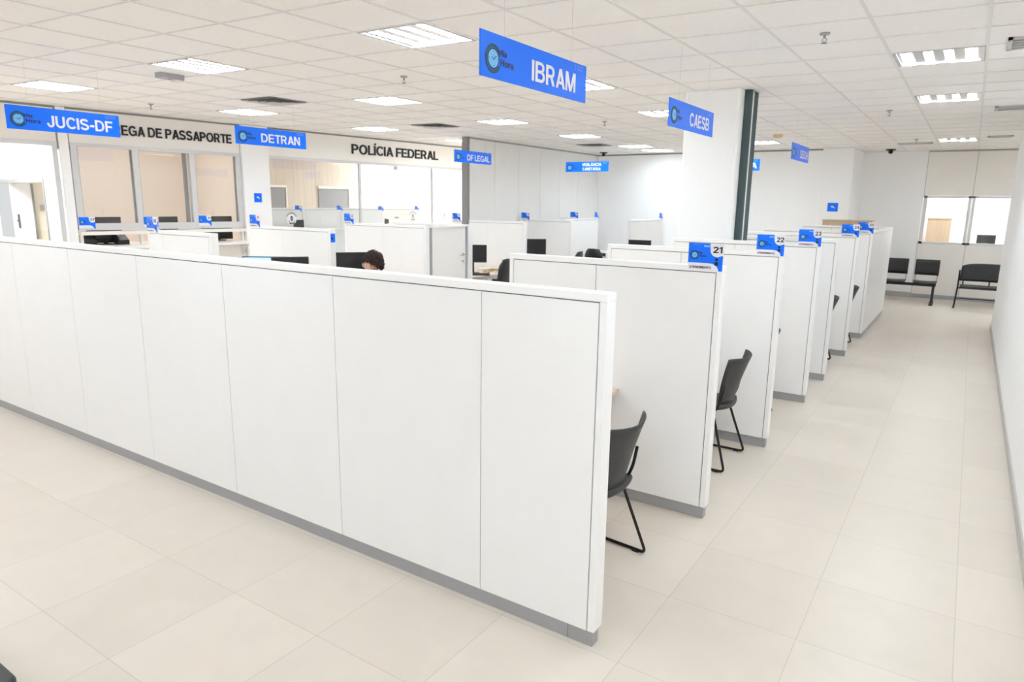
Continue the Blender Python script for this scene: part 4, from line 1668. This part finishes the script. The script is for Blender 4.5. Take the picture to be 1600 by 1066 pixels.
# ------------------------------------------------------------------ solid dividers and plates standing in for reflections in the shopfront glass
for k, (s0, s1, lab) in enumerate(((4.05, 5.02, 'solid stand-in for a reflected white divider at the left, under a small blue plate'), (5.06, 5.94, 'solid stand-in for a reflected white divider, middle one'), (5.98, 7.1, 'solid stand-in for a reflected white divider, right of the aluminium post'), )):
    t = divider('booth_divider', lab, s1 - s0, [1.5], (0, 0, 0), group='solid stand-ins for reflected dividers', zt=1.825)
    t.matrix_world = WM @ Matrix(((1, 0, 0, s1), (0, -1, 0, -0.8), (0, 0, 1, 0), (0, 0, 0, 1))) if False else Matrix.Translation(wp(s1, -0.8, 0)) @ Matrix.Rotation(math.atan2(TY, TX), 4, 'Z')
t = divider('booth_divider', 'solid stand-in for a reflected pale grey divider at the glass doors, set further back', 1.2, [1.5], (0, 0, 0), group='solid stand-ins for reflected dividers', zt=1.82)
t.matrix_world = Matrix.Translation(wp(8.75, -1.45, 0)) @ Matrix.Rotation(math.atan2(TY, TX), 4, 'Z')
for num, s, z, d, lab in (('1', 4.87, 1.755, -0.793, 'stand-in for a reflected small blue plate, on the leftmost divider'), ('2', 5.86, 1.755, -0.793, 'stand-in for a reflected small blue plate, on the middle divider'),
                          ('3', 6.96, 1.755, -0.793, 'stand-in for a reflected small blue plate, right of the aluminium post'), ('4', 8.62, 1.755, -1.443, 'stand-in for a reflected small pale blue plate, at the glass doors')):
    wplate(num, s, z, d, lab, 0.15, 0.115)
t = make_monitor('small dark monitor behind the glass beside the black shield emblem', (0, 0, 0), 0, 0.22, 0.15, 0.03, group='small monitors behind the glass')
t.matrix_world = Matrix.Translation(wp(4.75, -0.5, 1.42)) @ Matrix.Rotation(math.atan2(TY, TX), 4, 'Z')
t = make_monitor('tiny black monitor behind the glass right of the aluminium post', (0, 0, 0), 0, 0.1, 0.09, 0.03, group='small monitors behind the glass')
t.matrix_world = Matrix.Translation(wp(6.95, -0.5, 1.47)) @ Matrix.Rotation(math.atan2(TY, TX), 4, 'Z')
t = thing('reception_counter', 'white counter behind the glass shopfront carrying small monitors', 'counter')
t.matrix_world = Matrix.Translation(wp(4.0, -0.6, 0)) @ Matrix.Rotation(math.atan2(TY, TX), 4, 'Z')
b = MB()
b.box(0, -0.25, 1.38, 3.2, 0.1, 1.42)
b.box(2.85, -0.2, 1.42, 3.1, 0.08, 1.47)
b.build('counter_top', M_LAMEDGE, t)
b = MB()
b.box(0.02, -0.2, 0, 3.18, 0.08, 1.38)
b.build('counter_front', M_LAM, t)


# ------------------------------------------------------------------ small ceiling things
def sprinkler(x, y, label):
    t = thing('sprinkler', label, 'sprinkler', (x, y, ZC), 0, 'ceiling sprinklers')
    b = MB()
    b.lathe([(0.0, 0.009), (0.038, 0.009), (0.034, -0.006), (0.012, -0.01), (0.0, -0.01)])
    b.build('escutcheon', M_GREYPLASTIC, t)
    b = MB()
    b.tube([(0, 0, 0), (0, 0, -0.03)], 0.009, 8)
    b.tube([(-0.012, 0, -0.03), (-0.014, 0, -0.045), (0, 0, -0.06)], 0.003, 6)
    b.tube([(0.012, 0, -0.03), (0.014, 0, -0.045), (0, 0, -0.06)], 0.003, 6)
    b.build('nozzle', M_ALUDARK, t)
    b = MB()
    b.lathe([(0.0, -0.06), (0.022, -0.062), (0.022, -0.065), (0.0, -0.066)])
    b.build('deflector', M_ALUDARK, t)
    return t


for x, y, lab in ((-4.944, 5.437, 'ceiling sprinkler left of the biggest hanging sign'), (-9.4, 5.32, 'ceiling sprinkler above the fascia lettering at the left'), (-1.049, 5.63, 'ceiling sprinkler nearest the camera over the numbered booths'),
                  (-1.057, 10.36, 'ceiling sprinkler over the far numbered booths'), (-8.8, 9.15, 'ceiling sprinkler above the fascia lettering of the glass shopfront'), (-4.85, 9.82, 'ceiling sprinkler behind the biggest hanging sign, before the column'),
                  (-1.025, 14.87, 'farthest ceiling sprinkler, beside the slot vent')):
    sprinkler(x, y, lab)


def vent(i, j, label, fx0=0.06, fx1=0.94, fy0=0.06, fy1=0.94):
    x0, y0 = lat(i, j, 0.5, 0.5)
    hx, hy = DX * (fx1 - fx0) / 2, DY * (fy1 - fy0) / 2
    t = thing('ceiling_vent', label, 'vent', (x0, y0, ZC), 0, 'square ceiling vents')
    b = MB()
    b.box(-hx, -hy, -0.004, hx, hy, 0.009)
    b.build('backing', M_VENTDARK, t)
    for k in range(4):
        f0, f1 = 1 - k * 0.24, 1 - k * 0.24 - 0.13
        b = MB()
        o = [(-hx * f0, -hy * f0, -0.012 - 0.004 * k), (hx * f0, -hy * f0, -0.012 - 0.004 * k), (hx * f0, hy * f0, -0.012 - 0.004 * k), (-hx * f0, hy * f0, -0.012 - 0.004 * k)]
        q = [(-hx * f1, -hy * f1, -0.002), (hx * f1, -hy * f1, -0.002), (hx * f1, hy * f1, -0.002), (-hx * f1, hy * f1, -0.002)]
        b.add(o + q, [(0, 1, 5, 4), (1, 2, 6, 5), (2, 3, 7, 6), (3, 0, 4, 7)], 0)
        b.build('cone', M_VENT, t)
    return t


vent(11, 3, 'square ceiling vent above the second hanging sign from the left')
vent(11, 8, 'square ceiling vent before the end post of the grey panelled wall')
vent(10, 15, 'square ceiling vent near the back left corner')


def slot_vent(x0, x1, y0, y1, label, n=3):
    t = thing('slot_vent', label, 'vent', ((x0 + x1) / 2, (y0 + y1) / 2, ZC), 0, 'slot ceiling vents')
    hx, hy = (x1 - x0) / 2, (y1 - y0) / 2
    b = MB()
    for (a, c, d, e) in ((-hx, -hy, hx, -hy + 0.03), (-hx, hy - 0.03, hx, hy), (-hx, -hy, -hx + 0.03, hy), (hx - 0.03, -hy, hx, hy)):
        b.box(a, c, -0.012, d, e, 0.009)
    b.build('frame', M_VENT, t)
    b = MB()
    b.box(-hx + 0.03, -hy + 0.03, -0.001, hx - 0.03, hy - 0.03, 0.009)
    b.build('backing', M_VENTDARK, t)
    for k in range(n):
        y = -hy + 0.03 + (2 * hy - 0.06) * (k + 1) / (n + 1)
        b = MB()
        b.box(-hx + 0.03, y - 0.012, -0.010, hx - 0.03, y + 0.012, -0.003)
        b.build('blade', M_VENT, t)
    return t


slot_vent(0.06, 0.47, 6.42, 6.85, 'wide slot vent over the aisle, cut by the right edge of the picture')
slot_vent(0.07, 0.47, 10.5, 10.9, 'second slot vent over the aisle beside the right wall')
slot_vent(0.05, 0.42, 14.65, 14.95, 'far small slot vent over the end of the aisle', 2)
slot_vent(-1.38, -0.8, 15.65, 15.85, 'dark slot vent in the ceiling left of the farthest aisle light', 1)

# emergency lamp, smoke detector, cameras
t = thing('emergency_lamp', 'small grey emergency lamp with a red dot on the ceiling, left part', 'emergency lamp', (-6.99, 4.18, ZC))
b = MB()
b.prism(rrect(-0.06, -0.13, 0.06, 0.13, 0.02), -0.045, 0.009)
b.build('lamp_body', M_GREYPLASTIC, t, None, 0.006)
b = MB()
b.prism(rrect(-0.045, 0.03, 0.045, 0.11, 0.015), -0.06, -0.045)
b.build('lens', M_PRINTER, t)
b = MB()
b.lathe([(0.0, -0.05), (0.015, -0.05), (0.015, -0.045), (0.0, -0.044)])
b.v = [(x + 0.03, y - 0.02, z) for x, y, z in b.v]
b.build('indicator', M_RED, t)
t = thing('smoke_detector', 'cream round smoke detector on the ceiling right of the column', 'smoke detector', (-3.03, 13.0, ZC))
b = MB()
b.lathe([(0.0, 0.009), (0.085, 0.009), (0.085, -0.02), (0.07, -0.045), (0.0, -0.045)])
b.build('detector_base', M_CREAMPLASTIC, t)
b = MB()
b.lathe([(0.0, -0.045), (0.04, -0.045), (0.035, -0.06), (0.0, -0.062)])
b.build('sensor', M_PRINTER, t)
for x, y, lab in ((-7.75, 15.7, 'black dome camera on the ceiling at the back left corner'), (-1.64, 17.2, 'black dome camera on the ceiling near the end wall')):
    t = thing('security_camera', lab, 'camera', (x, y, ZC), 0, 'black ceiling cameras')
    b = MB()
    b.lathe([(0.0, 0.009), (0.095, 0.009), (0.095, -0.016), (0.088, -0.02), (0.0, -0.02)])
    b.build('mount', M_BLACK, t)
    b = MB()
    b.lathe([(0.0, -0.02), (0.042, -0.02), (0.048, -0.045), (0.04, -0.075), (0.022, -0.09), (0.0, -0.094)])
    b.build('dome', M_BLACK, t)


# ------------------------------------------------------------------ the seated person
def build_person(loc, yaw, label):
    """faces -y in its own frame; origin on the floor below the hips"""
    t = thing('person', label, 'person', loc, yaw)
    V, E, R = [], [], []

    def j(p, r, parent=None):
        V.append(p)
        R.append(r)
        if parent is not None:
            E.append((parent, len(V) - 1))
        return len(V) - 1
    pel = j((0, 0.02, 0.56), 0.145)
    w = j((0, 0.03, 0.70), 0.135, pel)
    ch = j((0, 0.03, 0.88), 0.15, w)
    sh = j((0, 0.02, 1.00), 0.12, ch)
    nk = j((0, -0.015, 1.07), 0.055, sh)
    nk2 = j((0, -0.04, 1.13), 0.052, nk)
    hands = []
    for s in (-1, 1):
        a = j((s * 0.17, 0.03, 1.0), 0.065, sh)
        el = j((s * 0.235, -0.02, 0.80), 0.045, a)
        wr = j((s * 0.16, -0.25, 0.80), 0.03, el)
        pm = j((s * 0.15, -0.32, 0.795), 0.036, wr)
        for k in range(4):
            dx = (k - 1.5) * 0.02
            f1 = j((s * 0.15 + dx, -0.37 - 0.004 * (k in (1, 2)), 0.80), 0.009, pm)
            f2 = j((s * 0.15 + dx * 1.1, -0.405 - 0.006 * (k in (1, 2)), 0.79), 0.008, f1)
            j((s * 0.15 + dx * 1.15, -0.42 - 0.008 * (k in (1, 2)), 0.775), 0.007, f2)
        th = j((s * 0.15 - s * 0.045, -0.32, 0.79), 0.011, pm)
        j((s * 0.15 - s * 0.055, -0.36, 0.78), 0.009, th)
        hp = j((s * 0.10, 0.0, 0.54), 0.10, pel)
        kn = j((s * 0.13, -0.40, 0.52), 0.065, hp)
        an = j((s * 0.13, -0.36, 0.10), 0.042, kn)
        j((s * 0.14, -0.50, 0.045), 0.038, an)
    me = bpy.data.meshes.new('body')
    me.from_pydata(V, E, [])
    o = bpy.data.objects.new('body', me)
    COL.objects.link(o)
    o.parent = t
    sk = o.modifiers.new('skin', 'SKIN')
    sk.use_smooth_shade = True
    if not me.skin_vertices:
        bpy.context.view_layer.objects.active = o
    layer = me.skin_vertices[0].data if me.skin_vertices else None
    if layer is not None:
        for k, r_ in enumerate(R):
            layer[k].radius = (r_, r_)
        layer[0].use_root = True
    o.modifiers.new('subdivision', 'SUBSURF').levels = 1
    o.modifiers['subdivision'].render_levels = 2
    me.materials.append(M_SHIRT)
    # head: facing -y, centre of the skull at the origin of its mesh
    HC = Vector((0, -0.06, 1.235))

    def head_pt(th_, ph):
        # ph 0 top .. pi bottom ; th 0 = +x, -90deg = face
        x = math.sin(ph) * math.cos(th_)
        y = math.sin(ph) * math.sin(th_)
        z = math.cos(ph)
        X, Y, Z = x * 0.076, y * 0.097, z * 0.118
        front = max(0, -y)
        if z < 0:
            k = -z
            X *= 1 - 0.30 * k
            Y = Y * (1 - 0.22 * k) - 0.018 * k * (1 if y < 0.3 else 0.3)
        if front > 0.5:
            nose = math.exp(-((x / 0.13) ** 2)) * math.exp(-(((z + 0.18) / 0.16) ** 2))
            Y -= 0.030 * nose
            for s in (-1, 1):
                Y += 0.010 * math.exp(-(((x - s * 0.38) / 0.16) ** 2)) * math.exp(-(((z - 0.05) / 0.13) ** 2))
            Y -= 0.007 * math.exp(-((x / 0.3) ** 2)) * math.exp(-(((z + 0.52) / 0.08) ** 2))
            Y += 0.005 * math.exp(-((x / 0.3) ** 2)) * math.exp(-(((z + 0.62) / 0.04) ** 2))
            Y -= 0.010 * math.exp(-((x / 0.3) ** 2)) * math.exp(-(((z + 0.88) / 0.1) ** 2))
        return HC + Vector((X, Y, Z))
    b = MB()
    nr, ns = 26, 36
    b.rings([[head_pt(2 * math.pi * q / ns, math.pi * (0.02 + 0.96 * i / nr)) for q in range(ns)] for i in range(nr + 1)])
    b.tube([(0, -0.035, 1.06), (0, -0.045, 1.16)], [0.055, 0.052], 14)
    head = b.build('head', M_SKIN, t)
    for s in (-1, 1):
        b = MB()
        c = HC + Vector((s * 0.078, 0.012, -0.012))
        ring = []
        for q in range(14):
            a = 2 * math.pi * q / 14
            ring.append(c + Vector((s * 0.010 * (1 + 0.6 * math.sin(a)), 0.018 * math.cos(a) + 0.004, 0.032 * math.sin(a))))
        b.tube(ring, 0.006, 8, 0, True)
        b.lathe([(0.0, -0.004), (0.017, 0.0), (0.0, 0.004)], seg=12)
        k0 = len(b.v) - 36
        for k in range(k0, len(b.v)):
            x, y, z = b.v[k]
            b.v[k] = tuple(c + Vector((s * 0.004 + z, x, y * 1.7)))
        b.build('ear', M_SKIN, head)
        b = MB()
        b.lathe([(0.0, -0.011), (0.008, -0.008), (0.0115, 0), (0.008, 0.008), (0.0, 0.011)], tuple(HC + Vector((s * 0.030, -0.078, 0.008))), 14)
        b.build('eye', M_WHITE, head)
        b = MB()
        b.tube([HC + Vector((s * 0.014, -0.094, 0.032)), HC + Vector((s * 0.03, -0.092, 0.038)), HC + Vector((s * 0.048, -0.082, 0.034))], [0.003, 0.004, 0.002], 6)
        b.build('eyebrow', M_HAIR, head)
    b = MB()
    b.tube([HC + Vector((-0.024, -0.088, -0.062)), HC + Vector((0, -0.097, -0.06)), HC + Vector((0.024, -0.088, -0.062))], [0.002, 0.005, 0.002], 8)
    b.build('mouth', M_RED, head)
    # curly hair: many short curls rooted on a cap
    b = MB()
    rnd = random.Random(11)

    def hair_pt(th_, ph, k):
        x, y, z = math.sin(ph) * math.cos(th_), math.sin(ph) * math.sin(th_), math.cos(ph)
        return HC + Vector((x * 0.086 * k, 0.016 + y * 0.100 * k, 0.014 + z * 0.124 * k))

    def hair_lim(th_):
        """how far down the hair reaches: short over the brow, clear of the ears, low on the nape"""
        sy = math.sin(th_)
        if sy < -0.25:
            f = 0.37 + 0.09 * (1 + sy)
        elif sy < 0.35:
            f = 0.4375 + 0.06 * (sy + 0.25) / 0.6
        else:
            f = 0.4975 + 0.16 * (sy - 0.35) / 0.65
        return math.pi * f
    cap = []
    for i in range(15):
        ring = []
        for q in range(36):
            th_ = 2 * math.pi * q / 36
            ring.append(hair_pt(th_, 0.03 + hair_lim(th_) * i / 14, 1.03 + 0.04 * rnd.random()))
        cap.append(ring)
    b.rings(cap)
    for n in range(560):
        th_ = rnd.random() * 2 * math.pi
        ph = hair_lim(th_) * math.sqrt(rnd.random())
        p = hair_pt(th_, ph, 1.06 + 0.05 * max(0, math.cos(ph)))
        nrm = (p - HC).normalized()
        e1 = nrm.cross(Vector((0, 0, 1)) if abs(nrm.z) < .9 else Vector((1, 0, 0))).normalized()
        e2 = nrm.cross(e1)
        r_ = rnd.uniform(0.011, 0.024)
        grow = rnd.uniform(0.004, 0.034) + 0.012 * max(0, nrm.z)
        ph0 = rnd.random() * 6
        pts = [p + nrm * (0.002 + grow * k / 6) + (e1 * math.cos(ph0 + k * 1.1) + e2 * math.sin(ph0 + k * 1.1)) * r_ * (0.7 + 0.06 * k) for k in range(7)]
        b.tube(pts, [0.007, 0.0085, 0.008, 0.0075, 0.006, 0.0045, 0.002], 5)
    b.build('hair', M_HAIR, t)
    # spectacles
    b = MB()
    for s in (-1, 1):
        c = HC + Vector((s * 0.034, -0.112, 0.004))
        b.tube([c + Vector((0.028 * math.cos(a), 0.004 * abs(math.cos(a)), 0.024 * math.sin(a))) for a in [2 * math.pi * q / 16 for q in range(16)]], 0.003, 6, 0, True)
        b.tube([c + Vector((s * 0.028, 0.004, 0.004)), HC + Vector((s * 0.078, -0.08, 0.012)), HC + Vector((s * 0.082, 0.01, 0.012)), HC + Vector((s * 0.082, 0.03, -0.012))], 0.0026, 6)
    b.tube([HC + Vector((-0.007, -0.112, 0.01)), HC + Vector((0, -0.116, 0.012)), HC + Vector((0.007, -0.112, 0.01))], 0.0026, 6)
    g = b.build('spectacles', M_CLEARFRAME, t)
    for s in (-1, 1):
        b = MB()
        c = HC + Vector((s * 0.034, -0.111, 0.004))
        b.add([c + Vector((0.027 * math.cos(a), 0, 0.023 * math.sin(a))) for a in [2 * math.pi * q / 16 for q in range(16)]], [tuple(range(16))], 0)
        b.build('lens', M_LENS, g)
    return t


build_person((-6.13, 6.19, -0.035), math.radians(-62), 'person with curly dark hair, glasses and black top sitting at a monitor')
